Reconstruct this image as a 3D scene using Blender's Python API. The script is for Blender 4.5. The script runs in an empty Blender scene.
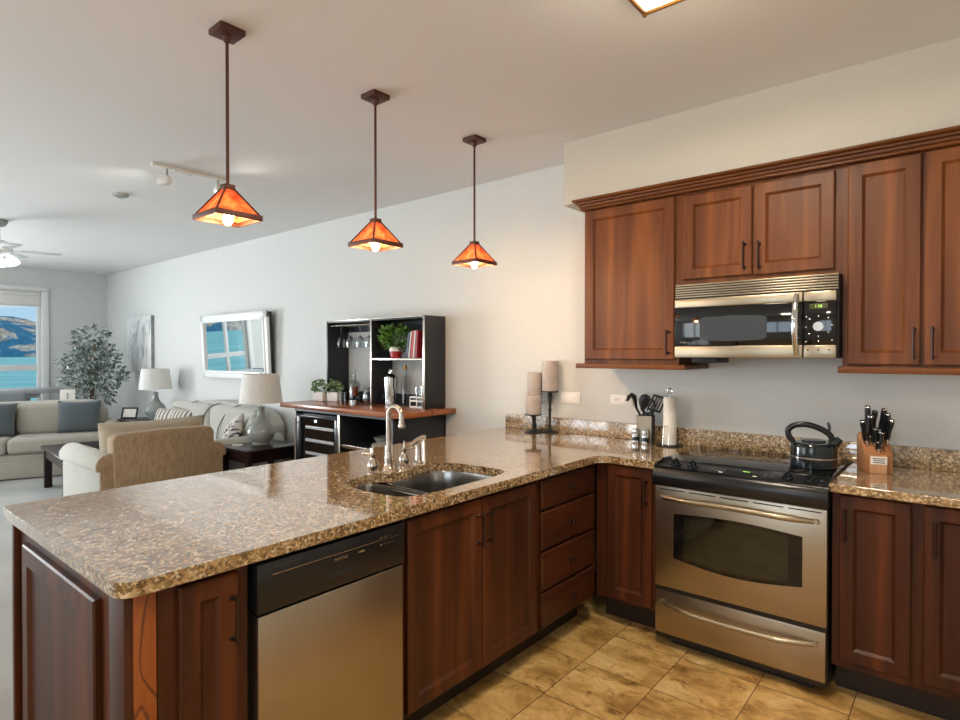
import bpy, bmesh, math, random
from mathutils import Vector, Matrix
from math import sin, cos, pi, radians

random.seed(7)
S = bpy.context.scene
COL = S.collection

# ------------------------------------------------------------ camera
cam_d = bpy.data.cameras.new('camera')
cam = bpy.data.objects.new('camera', cam_d)
COL.objects.link(cam)
cam_d.sensor_width = 36.0
cam_d.lens = 583.08 / 960 * 36.0
cam.location = (1.206, -3.467, 1.4564)
cam.rotation_euler = (radians(90 - 0.5755), 0, radians(39.857))
cam_d.clip_start = 0.05
cam_d.clip_end = 6000
S.camera = cam

# ------------------------------------------------------------ world
W = bpy.data.worlds.new('world')
S.world = W
W.use_nodes = True
nt = W.node_tree
nt.nodes.clear()
wo = nt.nodes.new('ShaderNodeOutputWorld')
bg = nt.nodes.new('ShaderNodeBackground')
tc = nt.nodes.new('ShaderNodeTexCoord')
nz = nt.nodes.new('ShaderNodeTexNoise')
nz.inputs['Scale'].default_value = 5
rp = nt.nodes.new('ShaderNodeValToRGB')
rp.color_ramp.elements[0].position = 0.4
rp.color_ramp.elements[0].color = (0.42, 0.62, 0.80, 1)
rp.color_ramp.elements[1].position = 0.6
rp.color_ramp.elements[1].color = (0.78, 0.78, 0.74, 1)
mp = nt.nodes.new('ShaderNodeMapping')
mp.inputs['Scale'].default_value = (1, 1, 9)
nt.links.new(tc.outputs['Generated'], mp.inputs['Vector'])
nt.links.new(mp.outputs['Vector'], nz.inputs['Vector'])
nt.links.new(nz.outputs['Fac'], rp.inputs['Fac'])
nt.links.new(rp.outputs['Color'], bg.inputs['Color'])
bg.inputs['Strength'].default_value = 1.25
nt.links.new(bg.outputs['Background'], wo.inputs['Surface'])

S.view_settings.view_transform = 'Standard'
S.view_settings.look = 'None'
S.view_settings.gamma = 1
S.view_settings.use_curve_mapping = False
S.view_settings.exposure = -0.2


def light(name, kind, loc, power, color, size=0.3, size_y=None, aim=None, **kw):
    d = bpy.data.lights.new(name, kind)
    d.energy = power
    d.color = color
    if kind == 'AREA':
        d.size = size
        if size_y:
            d.shape = 'RECTANGLE'
            d.size_y = size_y
    elif kind in ('POINT', 'SPOT'):
        d.shadow_soft_size = size
    for k, v in kw.items():
        setattr(d, k, v)
    o = bpy.data.objects.new(name, d)
    COL.objects.link(o)
    o.location = loc
    if aim is not None:
        o.rotation_euler = Vector(aim).to_track_quat('-Z', 'Y').to_euler()
    return o


DAY = (0.93, 0.975, 1.0)
WARM = (1.0, 0.85, 0.66)
# fill daylight through added, unseen south windows and patio door, and the kitchen window
for wx, pw in ((-8.2, 6), (-5.9, 34), (-3.6, 58)):
    light('south_fill_daylight', 'AREA', (wx, -6.12, 1.45), pw, DAY, 1.6, 1.9, (0, 1, 0))
light('west_fill_daylight', 'AREA', (-9.93, -4.25, 1.15), 440, DAY, 1.7, 2.1, (1, 0, 0))
light('kitchen_window_daylight', 'AREA', (0.6, -6.12, 1.55), 30, (0.70, 0.85, 1.0), 1.5, 1.2, (0, 1, 0))
light('ceiling_lamp_glow', 'AREA', (0.455, -1.6, 2.655), 32, WARM, 0.30, 0.30, (0, 0, -1))
light('ceiling_lamp_side_glow', 'POINT', (0.455, -1.6, 2.60), 6, WARM, 0.10)
# unseen warm fill light, added under the ceiling behind the camera
light('kitchen_warm_fill', 'AREA', (0.9, -4.6, 2.655), 34, WARM, 0.4, 0.4, (0, 0, -1))


# the two spots of the track light, aimed along the ceiling
light('track_spot', 'SPOT', (-3.00, -1.34, 2.65), 8, (1.0, 0.96, 0.88), 0.06, None, (1, .12, -.02), spot_size=1.3, spot_blend=1.0)
light('track_spot', 'SPOT', (-3.16, -1.74, 2.64), 8, (1.0, 0.96, 0.88), 0.06, None, (-1, -.35, -.02), spot_size=1.3, spot_blend=1.0)


# ------------------------------------------------------------ materials
def srgb(r, g, b):
    def f(c):
        c /= 255.0
        return c / 12.92 if c <= 0.04045 else ((c + 0.055) / 1.055) ** 2.4
    return (f(r), f(g), f(b), 1.0)


class NT:
    def __init__(self, name):
        self.m = bpy.data.materials.new(name)
        self.m.use_nodes = True
        self.t = self.m.node_tree
        self.b = self.t.nodes['Principled BSDF']
        self.out = self.t.nodes['Material Output']

    def n(self, typ, **kw):
        nd = self.t.nodes.new(typ)
        for k, v in kw.items():
            if k in nd.inputs.keys():
                nd.inputs[k].default_value = v
            else:
                setattr(nd, k, v)
        return nd

    def l(self, a, b):
        self.t.links.new(a, b)

    def coords(self, scale=(1, 1, 1), loc=(0, 0, 0), rot=(0, 0, 0), kind='Object'):
        c = self.n('ShaderNodeTexCoord')
        m = self.n('ShaderNodeMapping')
        m.inputs['Scale'].default_value = scale
        m.inputs['Location'].default_value = loc
        m.inputs['Rotation'].default_value = rot
        self.l(c.outputs[kind], m.inputs['Vector'])
        return m.outputs['Vector']

    def noise(self, vec, scale, detail=4, rough=0.5, dist=0.0):
        nd = self.n('ShaderNodeTexNoise')
        nd.inputs['Scale'].default_value = scale
        nd.inputs['Detail'].default_value = detail
        nd.inputs['Roughness'].default_value = rough
        nd.inputs['Distortion'].default_value = dist
        self.l(vec, nd.inputs['Vector'])
        return nd.outputs['Fac']

    def ramp(self, fac, stops, interp='LINEAR'):
        nd = self.n('ShaderNodeValToRGB')
        cr = nd.color_ramp
        cr.interpolation = interp
        while len(cr.elements) < len(stops):
            cr.elements.new(0.5)
        for e, (p, c) in zip(cr.elements, stops):
            e.position = p
            e.color = c
        self.l(fac, nd.inputs['Fac'])
        return nd.outputs['Color']

    def mix(self, a, b, fac, mode='MIX'):
        nd = self.n('ShaderNodeMix')
        nd.data_type = 'RGBA'
        nd.blend_type = mode
        for sock, val in ((nd.inputs[0], fac), (nd.inputs[6], a), (nd.inputs[7], b)):
            if hasattr(val, 'links'):
                self.l(val, sock)
            else:
                sock.default_value = val
        return nd.outputs[2]

    def bump(self, h, strength=0.2, dist=0.01):
        nd = self.n('ShaderNodeBump')
        nd.inputs['Strength'].default_value = strength
        nd.inputs['Distance'].default_value = dist
        self.l(h, nd.inputs['Height'])
        self.l(nd.outputs['Normal'], self.b.inputs['Normal'])

    def setp(self, **kw):
        names = dict(color='Base Color', rough='Roughness', metal='Metallic', spec='Specular IOR Level',
                     trans='Transmission Weight', ior='IOR', coat='Coat Weight', coat_rough='Coat Roughness',
                     alpha='Alpha', sheen='Sheen Weight', aniso='Anisotropic')
        for k, v in kw.items():
            s = self.b.inputs[names[k]]
            if hasattr(v, 'links'):
                self.l(v, s)
            else:
                s.default_value = v
        return self.m


def plain(name, col, rough=0.5, metal=0.0, noise=0.06, nscale=30, **kw):
    """A colour with a faint procedural mottling."""
    t = NT(name)
    v = t.coords()
    f = t.noise(v, nscale, 3)
    lo = tuple(max(0, c * (1 - noise)) for c in col[:3]) + (1,)
    hi = tuple(min(1, c * (1 + noise)) for c in col[:3]) + (1,)
    t.setp(color=t.ramp(f, [(0.3, lo), (0.7, hi)]), rough=rough, metal=metal, **kw)
    return t.m


def wood(name, dark, mid, light_, rough=0.45, axis='z', scale=1.0):
    t = NT(name)
    s = {'z': (9, 9, 0.7), 'x': (0.7, 9, 9), 'y': (9, 0.7, 9)}[axis]
    s = tuple(a * scale for a in s)
    v = t.coords(s)
    fine = t.noise(v, 9.0, 6, 0.65, 0.4)
    s2 = {'z': (5.5, 5.5, 0.35), 'x': (0.35, 5.5, 5.5), 'y': (5.5, 0.35, 5.5)}[axis]
    v2 = t.coords(tuple(a * scale for a in s2))
    big = t.noise(v2, 1.6, 2, 0.5, 1.2)
    c1 = t.ramp(big, [(0.30, dark), (0.52, mid), (0.72, light_)])
    c2 = t.ramp(fine, [(0.30, (0.76, 0.73, 0.70, 1)), (0.65, (1, 1, 1, 1))])
    col = t.mix(c1, c2, 0.75, 'MULTIPLY')
    t.setp(color=col, rough=rough, spec=0.3, coat=0.06, coat_rough=0.3)
    t.bump(fine, 0.05, 0.002)
    return t.m


def fabric(name, a, b, scale=260, rough=0.95, stretch=(1, 1, 1)):
    t = NT(name)
    v = t.coords(stretch)
    f = t.noise(v, scale, 3, 0.7)
    g = t.noise(v, 4, 2)
    c = t.mix(t.ramp(f, [(0.35, a), (0.65, b)]), t.ramp(g, [(0.3, (0.88, 0.88, 0.88, 1)), (0.7, (1, 1, 1, 1))]), 0.6, 'MULTIPLY')
    t.setp(color=c, rough=rough, sheen=0.2)
    t.bump(f, 0.25, 0.003)
    return t.m


M = {}
M['wall'] = plain('wall_paint', (0.66, 0.67, 0.655, 1), 0.75, noise=0.02, nscale=60)
M['ceiling'] = plain('ceiling_paint', (0.74, 0.74, 0.735, 1), 0.85, noise=0.03, nscale=120)
M['soffit'] = plain('soffit_warm_lit_paint', (0.60, 0.57, 0.49, 1), 0.75, noise=0.02, nscale=60)  # wall paint tinted beige, the warm lamp light put into the colour
M['trim'] = plain('white_trim_paint', (0.80, 0.81, 0.81, 1), 0.4, noise=0.02)
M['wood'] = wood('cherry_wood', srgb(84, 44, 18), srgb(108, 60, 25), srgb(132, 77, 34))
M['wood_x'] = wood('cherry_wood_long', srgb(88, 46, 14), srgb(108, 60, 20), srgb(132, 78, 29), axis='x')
M['wood_d'] = wood('cherry_wood_shaded', srgb(52, 25, 12), srgb(74, 36, 16), srgb(98, 50, 22))  # same cherry as the wall cabinets, with the shade down here darkened in
M['wood_shaded_x'] = wood('cherry_wood_shaded_drawers', srgb(52, 25, 12), srgb(70, 34, 16), srgb(90, 46, 21), axis='x')  # shaded cherry again, grain running sideways
M['wood_k'] = wood('knotty_orange_wood', srgb(120, 60, 22), srgb(165, 88, 34), srgb(190, 108, 48), scale=0.8)
t = NT('knotty_strip_wood')
v = t.coords((9, 9, 3.2))
n = t.noise(v, 0.8, 3, 0.4, 0.8)
fine = t.noise(t.coords((60, 60, 3)), 3, 4)
c = t.ramp(n, [(0.2, srgb(140, 72, 24)), (0.40, srgb(156, 84, 30)), (0.415, srgb(80, 36, 14)), (0.43, srgb(160, 88, 32)), (0.52, srgb(150, 78, 28)), (0.535, srgb(84, 38, 14)), (0.55, srgb(162, 90, 36)), (0.8, srgb(140, 74, 26))])
t.setp(color=t.mix(c, t.ramp(fine, [(0.3, (0.75, 0.75, 0.75, 1)), (0.7, (1, 1, 1, 1))]), 0.8, 'MULTIPLY'), rough=0.45)
M['wood_k'] = t.m
M['espresso'] = wood('espresso_wood', srgb(26, 14, 16), srgb(38, 20, 22), srgb(52, 30, 30), rough=0.3)
M['toe'] = plain('dark_toe_kick', srgb(38, 26, 20), 0.5)
M['bronze'] = plain('dark_bronze', srgb(66, 48, 42), 0.38, 0.8)
M['rust'] = plain('rust_bronze', srgb(92, 58, 48), 0.5, 0.5)
M['black'] = plain('black_plastic', srgb(20, 21, 24), 0.28)
M['black_m'] = plain('black_matte', srgb(24, 26, 29), 0.55)
M['blackglass'] = plain('black_ceramic_glass', srgb(10, 11, 13), 0.06, spec=0.6)
M['glossblack'] = plain('gloss_black_enamel', srgb(13, 24, 29), 0.14, coat=0.2)
M['nickel'] = plain('brushed_nickel', srgb(190, 180, 168), 0.22, 1.0)
M['chrome'] = plain('polished_chrome', srgb(215, 215, 215), 0.10, 1.0)
M['white'] = plain('white_ceramic', srgb(225, 225, 222), 0.25)
M['plate'] = plain('white_switch_plastic', srgb(242, 238, 236), 0.35)
M['grey_ceramic'] = plain('grey_ceramic', srgb(146, 152, 148), 0.18, noise=0.22, nscale=6)
M['black_unit'] = plain('black_painted_wood', srgb(36, 39, 44), 0.38)
M['paper'] = plain('paper_white', srgb(238, 234, 226), 0.9)
M['shade'] = plain('linen_lampshade', srgb(222, 220, 215), 0.9)
M['candle'] = plain('taupe_candle_wax', srgb(188, 176, 170), 0.5, noise=0.12, nscale=18)


def steel(name, col, axis='z', rough=0.28):
    t = NT(name)
    sc = {'z': (160, 160, 1), 'x': (1.5, 200, 200)}[axis]
    v = t.coords(sc)
    f = t.noise(v, 3, 4)
    w = t.noise(t.coords((3, 3, 0.3) if axis == 'z' else (0.4, 3, 3)), 1.3, 2)
    c = t.mix(t.ramp(f, [(0.3, tuple(x * 0.97 for x in col[:3]) + (1,)), (0.7, col)]),
              t.ramp(w, [(0.3, (0.86, 0.86, 0.86, 1)), (0.7, (1, 1, 1, 1))]), 0.6, 'MULTIPLY')
    r = t.ramp(f, [(0.3, (rough * 0.93,) * 3 + (1,)), (0.7, (rough * 1.08,) * 3 + (1,))])
    t.setp(color=c, rough=r, metal=1.0)
    t.bump(f, 0.004, 0.001)
    return t.m


M['steel'] = steel('brushed_steel', srgb(178, 166, 148), 'z', 0.32)
M['steel_x'] = steel('brushed_steel_long', srgb(178, 166, 144), 'x', 0.34)
M['sink'] = steel('sink_steel', srgb(150, 148, 144), 'z', 0.22)


def granite():
    t = NT('golden_granite')
    v = t.coords()
    n1 = t.noise(v, 26, 5, 0.7, 0.3)
    n2 = t.noise(v, 90, 4, 0.75)
    vo = t.n('ShaderNodeTexVoronoi')
    vo.inputs['Scale'].default_value = 120
    wv = t.n('ShaderNodeVectorMath')
    wv.operation = 'ADD'
    t.l(v, wv.inputs[0])
    nz = t.n('ShaderNodeTexNoise')
    nz.inputs['Scale'].default_value = 60
    t.l(v, nz.inputs['Vector'])
    sc = t.n('ShaderNodeVectorMath')
    sc.operation = 'SCALE'
    sc.inputs['Scale'].default_value = 0.012
    t.l(nz.outputs['Color'], sc.inputs[0])
    t.l(sc.outputs[0], wv.inputs[1])
    t.l(wv.outputs[0], vo.inputs['Vector'])
    base = t.ramp(n1, [(0.32, srgb(104, 78, 48)), (0.45, srgb(152, 122, 84)), (0.6, srgb(188, 160, 120)), (0.76, srgb(212, 192, 158))])
    sp = t.n('ShaderNodeSeparateColor')
    t.l(vo.outputs['Color'], sp.inputs['Color'])
    grain = t.ramp(sp.outputs['Red'], [(0.0, srgb(36, 26, 20)), (0.16, srgb(84, 60, 38)), (0.32, srgb(148, 114, 74)), (0.58, srgb(190, 160, 120)), (0.86, srgb(226, 210, 182))], 'CONSTANT')
    c = t.mix(base, grain, 0.62)
    dk = t.ramp(n2, [(0.40, (0.10, 0.08, 0.06, 1)), (0.45, (1, 1, 1, 1))])
    c = t.mix(c, dk, 0.75, 'MULTIPLY')
    t.setp(color=c, rough=0.10, spec=0.5, coat_rough=0.03, coat=t.ramp(n1, [(0.35, (0.62, 0.62, 0.62, 1)), (0.65, (1, 1, 1, 1))]))
    t.b.inputs['Coat IOR'].default_value = 2.3
    return t.m


M['granite'] = granite()
M['granite_bs'] = M['granite'].copy()
M['granite_bs'].name = 'honed_granite'
M['granite_bs'].node_tree.nodes['Principled BSDF'].inputs['Coat Weight'].default_value = 0.15
M['granite_bs'].node_tree.nodes['Principled BSDF'].inputs['Roughness'].default_value = 0.35


def tile():
    t = NT('travertine_floor_tile')
    v = t.coords(loc=(0.18, 1.05, 0))
    br = t.n('ShaderNodeTexBrick')
    br.offset = 0.0
    br.squash = 1.0
    br.inputs['Scale'].default_value = 1.0
    br.inputs['Brick Width'].default_value = 0.344
    br.inputs['Row Height'].default_value = 0.33
    br.inputs['Mortar Size'].default_value = 0.0022
    br.inputs['Mortar Smooth'].default_value = 0.1
    br.inputs['Color1'].default_value = (0, 0, 0, 1)
    br.inputs['Color2'].default_value = (1, 1, 1, 1)
    br.inputs['Mortar'].default_value = (0.5, 0.5, 0.5, 1)
    t.l(v, br.inputs['Vector'])
    # each tile shows another piece of stone
    off = t.n('ShaderNodeVectorMath')
    off.operation = 'SCALE'
    off.inputs['Scale'].default_value = 9.0
    t.l(br.outputs['Color'], off.inputs[0])
    add = t.n('ShaderNodeVectorMath')
    add.operation = 'ADD'
    t.l(v, add.inputs[0])
    t.l(off.outputs[0], add.inputs[1])
    m2 = t.n('ShaderNodeMapping')
    m2.inputs['Scale'].default_value = (1.15, 1.6, 1)
    m2.inputs['Rotation'].default_value = (0, 0, 0.35)
    t.l(add.outputs[0], m2.inputs['Vector'])
    n1 = t.noise(m2.outputs[0], 4.2, 8, 0.66, 0.5)
    n2 = t.noise(m2.outputs[0], 9, 10, 0.72, 0.9)
    c = t.ramp(n1, [(0.28, srgb(128, 92, 48)), (0.42, srgb(178, 138, 78)), (0.55, srgb(212, 174, 110)), (0.72, srgb(234, 206, 150))])
    vein = t.ramp(n2, [(0.36, (0.36, 0.26, 0.15, 1)), (0.44, (1, 1, 1, 1)), (0.62, (1, 1, 1, 1)), (0.75, (0.82, 0.74, 0.62, 1))])
    c = t.mix(c, vein, 0.75, 'MULTIPLY')
    c = t.mix(c, srgb(104, 78, 46), br.outputs['Fac'])
    t.setp(color=c, rough=t.ramp(n2, [(0.3, (0.55, 0.55, 0.55, 1)), (0.6, (0.34, 0.34, 0.34, 1))]))
    inv = t.n('ShaderNodeMath')
    inv.operation = 'SUBTRACT'
    inv.inputs[0].default_value = 1.0
    t.l(br.outputs['Fac'], inv.inputs[1])
    t.bump(inv.outputs[0], 0.5, 0.003)
    return t.m


M['tile'] = tile()


def carpet():
    t = NT('grey_carpet')
    v = t.coords()
    a = t.noise(v, 1.6, 5, 0.6, 0.5)
    b = t.noise(v, 220, 3)
    c = t.mix(t.ramp(a, [(0.30, srgb(160, 160, 156)), (0.70, srgb(184, 184, 180))]), t.ramp(b, [(0.3, (0.8, 0.8, 0.8, 1)), (0.7, (1, 1, 1, 1))]), 0.6, 'MULTIPLY')
    t.setp(color=c, rough=0.95)
    t.bump(b, 0.4, 0.004)
    return t.m


M['carpet'] = carpet()
M['sofa'] = fabric('taupe_sofa_fabric', srgb(150, 144, 132), srgb(184, 178, 166))
M['cream'] = fabric('tan_chair_fabric', srgb(150, 126, 98), srgb(178, 154, 124), scale=60, stretch=(1, 6, 0.25))
M['cream_in'] = fabric('cream_cushion_fabric', srgb(168, 165, 154), srgb(190, 187, 176))
M['tan_in'] = fabric('tan_cushion_fabric', srgb(164, 150, 128), srgb(184, 170, 148))
M['loveseat'] = fabric('pale_grey_fabric', srgb(170, 168, 160), srgb(200, 198, 190))
M['slate_c'] = fabric('slate_cushion_fabric', srgb(70, 78, 82), srgb(96, 104, 108))
M['piping'] = fabric('dark_piping', srgb(104, 102, 96), srgb(126, 124, 118))


def glass(name, col=(1, 1, 1, 1), rough=0.0, ior=1.45):
    t = NT(name)
    t.n('ShaderNodeTexCoord')
    t.setp(color=col, rough=rough, trans=1.0, ior=ior)
    return t.m


def thin_glass(name, col=(0.95, 0.98, 0.98, 1), refl=0.12):
    t = NT(name)
    tr = t.n('ShaderNodeBsdfTransparent')
    tr.inputs['Color'].default_value = col
    gl = t.n('ShaderNodeBsdfGlossy')
    gl.inputs['Roughness'].default_value = 0.03
    mx = t.n('ShaderNodeMixShader')
    lw = t.n('ShaderNodeLayerWeight')
    lw.inputs['Blend'].default_value = refl
    t.l(lw.outputs['Facing'], mx.inputs['Fac'])
    t.l(tr.outputs[0], mx.inputs[1])
    t.l(gl.outputs[0], mx.inputs[2])
    t.l(mx.outputs[0], t.out.inputs['Surface'])
    return t.m


M['glass'] = thin_glass('clear_glass', (0.86, 0.89, 0.90, 1), 0.35)
M['pane'] = thin_glass('window_glass', (0.97, 0.99, 0.99, 1), 0.04)
M['amber'] = plain('amber_liquor', srgb(150, 62, 26), 0.1, coat=0.8)


def mirror():
    t = NT('mirror_silver')
    t.setp(color=(0.88, 0.92, 0.92, 1), rough=0.0, metal=1.0)
    return t.m


M['mirror'] = mirror()
M['greytop'] = plain('light_grey_laminate', srgb(176, 180, 184), 0.35)


def emit(name, col, strength):
    t = NT(name)
    t.setp(color=col)
    t.b.inputs['Emission Color'].default_value = col
    t.b.inputs['Emission Strength'].default_value = strength
    return t.m


M['bulb'] = emit('glowing_bulb', (1.0, 0.80, 0.50, 1), 22)
M['diffuser'] = emit('lit_diffuser', (1.0, 0.86, 0.62, 1), 1.6)
M['fan_glass'] = emit('lit_fan_glass', (0.93, 0.97, 1.0, 1), 1.1)
M['led'] = emit('blue_white_led', (0.75, 0.85, 1.0, 1), 5)
M['green'] = emit('green_digits', (0.45, 0.9, 0.15, 1), 0.9)
M['spot_glow'] = emit('lit_spot_face', (1.0, 0.95, 0.82, 1), 3)


def mica():
    t = NT('amber_mica_glass')
    v = t.coords()
    n = t.noise(v, 14, 5, 0.65, 1.2)
    c = t.ramp(n, [(0.3, srgb(224, 112, 70)), (0.5, srgb(246, 160, 108)), (0.68, srgb(255, 206, 156))])
    tl = t.n('ShaderNodeBsdfTranslucent')
    t.l(c, tl.inputs['Color'])
    df = t.n('ShaderNodeBsdfDiffuse')
    t.l(c, df.inputs['Color'])
    gl = t.n('ShaderNodeBsdfGlossy')
    gl.inputs['Roughness'].default_value = 0.2
    m1 = t.n('ShaderNodeMixShader')
    m1.inputs['Fac'].default_value = 0.35
    t.l(tl.outputs[0], m1.inputs[1])
    t.l(df.outputs[0], m1.inputs[2])
    m2 = t.n('ShaderNodeMixShader')
    m2.inputs['Fac'].default_value = 0.05
    t.l(m1.outputs[0], m2.inputs[1])
    t.l(gl.outputs[0], m2.inputs[2])
    t.l(m2.outputs[0], t.out.inputs['Surface'])
    return t.m


M['mica'] = mica()


# ------------------------------------------------------------ mesh helpers
class MB:
    def __init__(self):
        self.bm = bmesh.new()

    def _merge(self, b):
        me = bpy.data.meshes.new('tmp')
        b.to_mesh(me)
        b.free()
        self.bm.from_mesh(me)
        bpy.data.meshes.remove(me)
        return self

    def box(self, x0, x1, y0, y1, z0, z1, bev=0.0, seg=2, mat=None):
        b = bmesh.new()
        bmesh.ops.create_cube(b, size=1)
        for v in b.verts:
            v.co = Vector((x0 + (v.co.x + .5) * (x1 - x0), y0 + (v.co.y + .5) * (y1 - y0), z0 + (v.co.z + .5) * (z1 - z0)))
        if bev > 0:
            bmesh.ops.bevel(b, geom=b.edges[:], offset=bev, segments=seg, profile=0.5, affect='EDGES', clamp_overlap=True)
        if mat is not None:
            bmesh.ops.transform(b, matrix=mat, verts=b.verts)
        return self._merge(b)

    def lathe(self, prof, c=(0, 0, 0), seg=24, mat=None):
        b = bmesh.new()
        rings = []
        for r, z in prof:
            if r < 1e-5:
                rings.append([b.verts.new((0, 0, z))])
            else:
                rings.append([b.verts.new((r * cos(2 * pi * i / seg), r * sin(2 * pi * i / seg), z)) for i in range(seg)])
        for a, d in zip(rings, rings[1:]):
            if len(a) == 1 and len(d) == 1:
                continue
            for i in range(seg):
                j = (i + 1) % seg
                if len(a) == 1:
                    b.faces.new((a[0], d[j], d[i]))
                elif len(d) == 1:
                    b.faces.new((a[i], a[j], d[0]))
                else:
                    b.faces.new((a[i], a[j], d[j], d[i]))
        m = Matrix.Translation(Vector(c))
        if mat is not None:
            m = m @ mat
        bmesh.ops.transform(b, matrix=m, verts=b.verts)
        bmesh.ops.recalc_face_normals(b, faces=b.faces)
        return self._merge(b)

    def cyl(self, p0, p1, r0, r1=None, seg=16):
        return self.tube([p0, p1], [r0, r0 if r1 is None else r1], seg)

    def tube(self, pts, r, seg=12, caps=True, flat=1.0):
        pts = [Vector(p) for p in pts]
        if not isinstance(r, (list, tuple)):
            r = [r] * len(pts)
        b = bmesh.new()
        t0 = (pts[1] - pts[0]).normalized()
        up = Vector((0, 0, 1)) if abs(t0.z) < 0.9 else Vector((0, 1, 0))
        nrm = t0.cross(up).normalized()
        rings = []
        for i, p in enumerate(pts):
            if i == 0:
                t = t0
            elif i == len(pts) - 1:
                t = (pts[i] - pts[i - 1]).normalized()
            else:
                t = ((pts[i] - pts[i - 1]).normalized() + (pts[i + 1] - pts[i]).normalized()).normalized()
            nrm = (nrm - t * nrm.dot(t)).normalized()
            bn = t.cross(nrm)
            rings.append([b.verts.new(p + (nrm * cos(2 * pi * k / seg) + bn * sin(2 * pi * k / seg) * flat) * r[i]) for k in range(seg)])
        for a, d in zip(rings, rings[1:]):
            for k in range(seg):
                j = (k + 1) % seg
                b.faces.new((a[k], a[j], d[j], d[k]))
        if caps:
            b.faces.new(rings[0][::-1])
            b.faces.new(rings[-1])
        bmesh.ops.recalc_face_normals(b, faces=b.faces)
        return self._merge(b)

    def prism(self, poly, h0, h1, axis='z', bev=0.0):
        """2D polygon extruded along an axis. axis z: (x,y); y: (x,z); x: (y,z)."""
        b = bmesh.new()
        def P(p, h):
            return {'z': (p[0], p[1], h), 'y': (p[0], h, p[1]), 'x': (h, p[0], p[1])}[axis]
        a = [b.verts.new(P(p, h0)) for p in poly]
        d = [b.verts.new(P(p, h1)) for p in poly]
        n = len(poly)
        b.faces.new(a)
        b.faces.new(d[::-1])
        for i in range(n):
            j = (i + 1) % n
            b.faces.new((a[i], d[i], d[j], a[j]))
        bmesh.ops.recalc_face_normals(b, faces=b.faces)
        if bev > 0:
            es = [e for e in b.edges if e.calc_face_angle(0) > 0.6]
            bmesh.ops.bevel(b, geom=es, offset=bev, segments=2, profile=0.5, affect='EDGES', clamp_overlap=True)
        return self._merge(b)

    def sphere(self, c, r, s=(1, 1, 1), seg=20, rings=12):
        b = bmesh.new()
        bmesh.ops.create_uvsphere(b, u_segments=seg, v_segments=rings, radius=r)
        for v in b.verts:
            v.co = Vector((v.co.x * s[0] + c[0], v.co.y * s[1] + c[1], v.co.z * s[2] + c[2]))
        return self._merge(b)

    def loft(self, loops, cap0=True, cap1=True):
        b = bmesh.new()
        L = [[b.verts.new(p) for p in lp] for lp in loops]
        n = len(L[0])
        for a, d in zip(L, L[1:]):
            for i in range(n):
                j = (i + 1) % n
                b.faces.new((a[i], a[j], d[j], d[i]))
        if cap0:
            b.faces.new(L[0][::-1])
        if cap1:
            b.faces.new(L[-1])
        bmesh.ops.recalc_face_normals(b, faces=b.faces)
        return self._merge(b)

    def xf(self, mat):
        bmesh.ops.transform(self.bm, matrix=mat, verts=self.bm.verts)
        return self

    def build(self, name, mat, parent=None, loc=None, rz=0.0, smooth=True, ang=35, bevel=None, sub=0):
        me = bpy.data.meshes.new(name)
        self.bm.to_mesh(me)
        self.bm.free()
        if smooth:
            for p in me.polygons:
                p.use_smooth = True
            if sub == 0:
                me.set_sharp_from_angle(angle=radians(ang))
        me.materials.append(M[mat] if isinstance(mat, str) else mat)
        o = bpy.data.objects.new(name, me)
        COL.objects.link(o)
        if parent is not None:
            o.parent = parent
        if loc is not None:
            o.location = loc
        o.rotation_euler.z = rz
        if bevel:
            md = o.modifiers.new('bevel', 'BEVEL')
            md.width = bevel
            md.segments = 3
            md.limit_method = 'ANGLE'
            md.angle_limit = radians(50)
        if sub:
            md = o.modifiers.new('subsurf', 'SUBSURF')
            md.levels = sub
            md.render_levels = sub
        return o


def thing(name, label, cat, loc=(0, 0, 0), rz=0.0, group=None):
    o = bpy.data.objects.new(name, None)
    o.empty_display_size = 0.1
    COL.objects.link(o)
    o.location = loc
    o.rotation_euler.z = rz
    o['label'] = label
    o['category'] = cat
    if group:
        o['group'] = group
    return o


def tag(o, label, cat, group=None):
    o['label'] = label
    o['category'] = cat
    if group:
        o['group'] = group
    return o


def struct(o):
    o['kind'] = 'structure'
    return o


def dup(o, loc=None, rz=None, label=None, parent=None):
    c = o.copy()
    COL.objects.link(c)
    if parent is not None:
        c.parent = parent
    for ch in list(o.children):
        dup(ch, parent=c)
    if loc is not None:
        c.location = loc
    if rz is not None:
        c.rotation_euler.z = rz
    if label:
        c['label'] = label
    return c


def curve_pts(pts, n=8, closed=False):
    P = [Vector(p) for p in pts]
    out = []
    m = len(P)
    rng = range(m if closed else m - 1)
    for i in rng:
        p0 = P[(i - 1) % m] if (closed or i > 0) else P[0]
        p1 = P[i]
        p2 = P[(i + 1) % m]
        p3 = P[(i + 2) % m] if (closed or i + 2 < m) else P[-1]
        for k in range(n):
            t = k / n
            out.append(0.5 * ((2 * p1) + (-p0 + p2) * t + (2 * p0 - 5 * p1 + 4 * p2 - p3) * t * t + (-p0 + 3 * p1 - 3 * p2 + p3) * t ** 3))
    if not closed:
        out.append(P[-1])
    return out


def arc(cx, cy, r, a0, a1, n=8):
    return [(cx + r * cos(radians(a0 + (a1 - a0) * i / n)), cy + r * sin(radians(a0 + (a1 - a0) * i / n))) for i in range(n + 1)]


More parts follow.
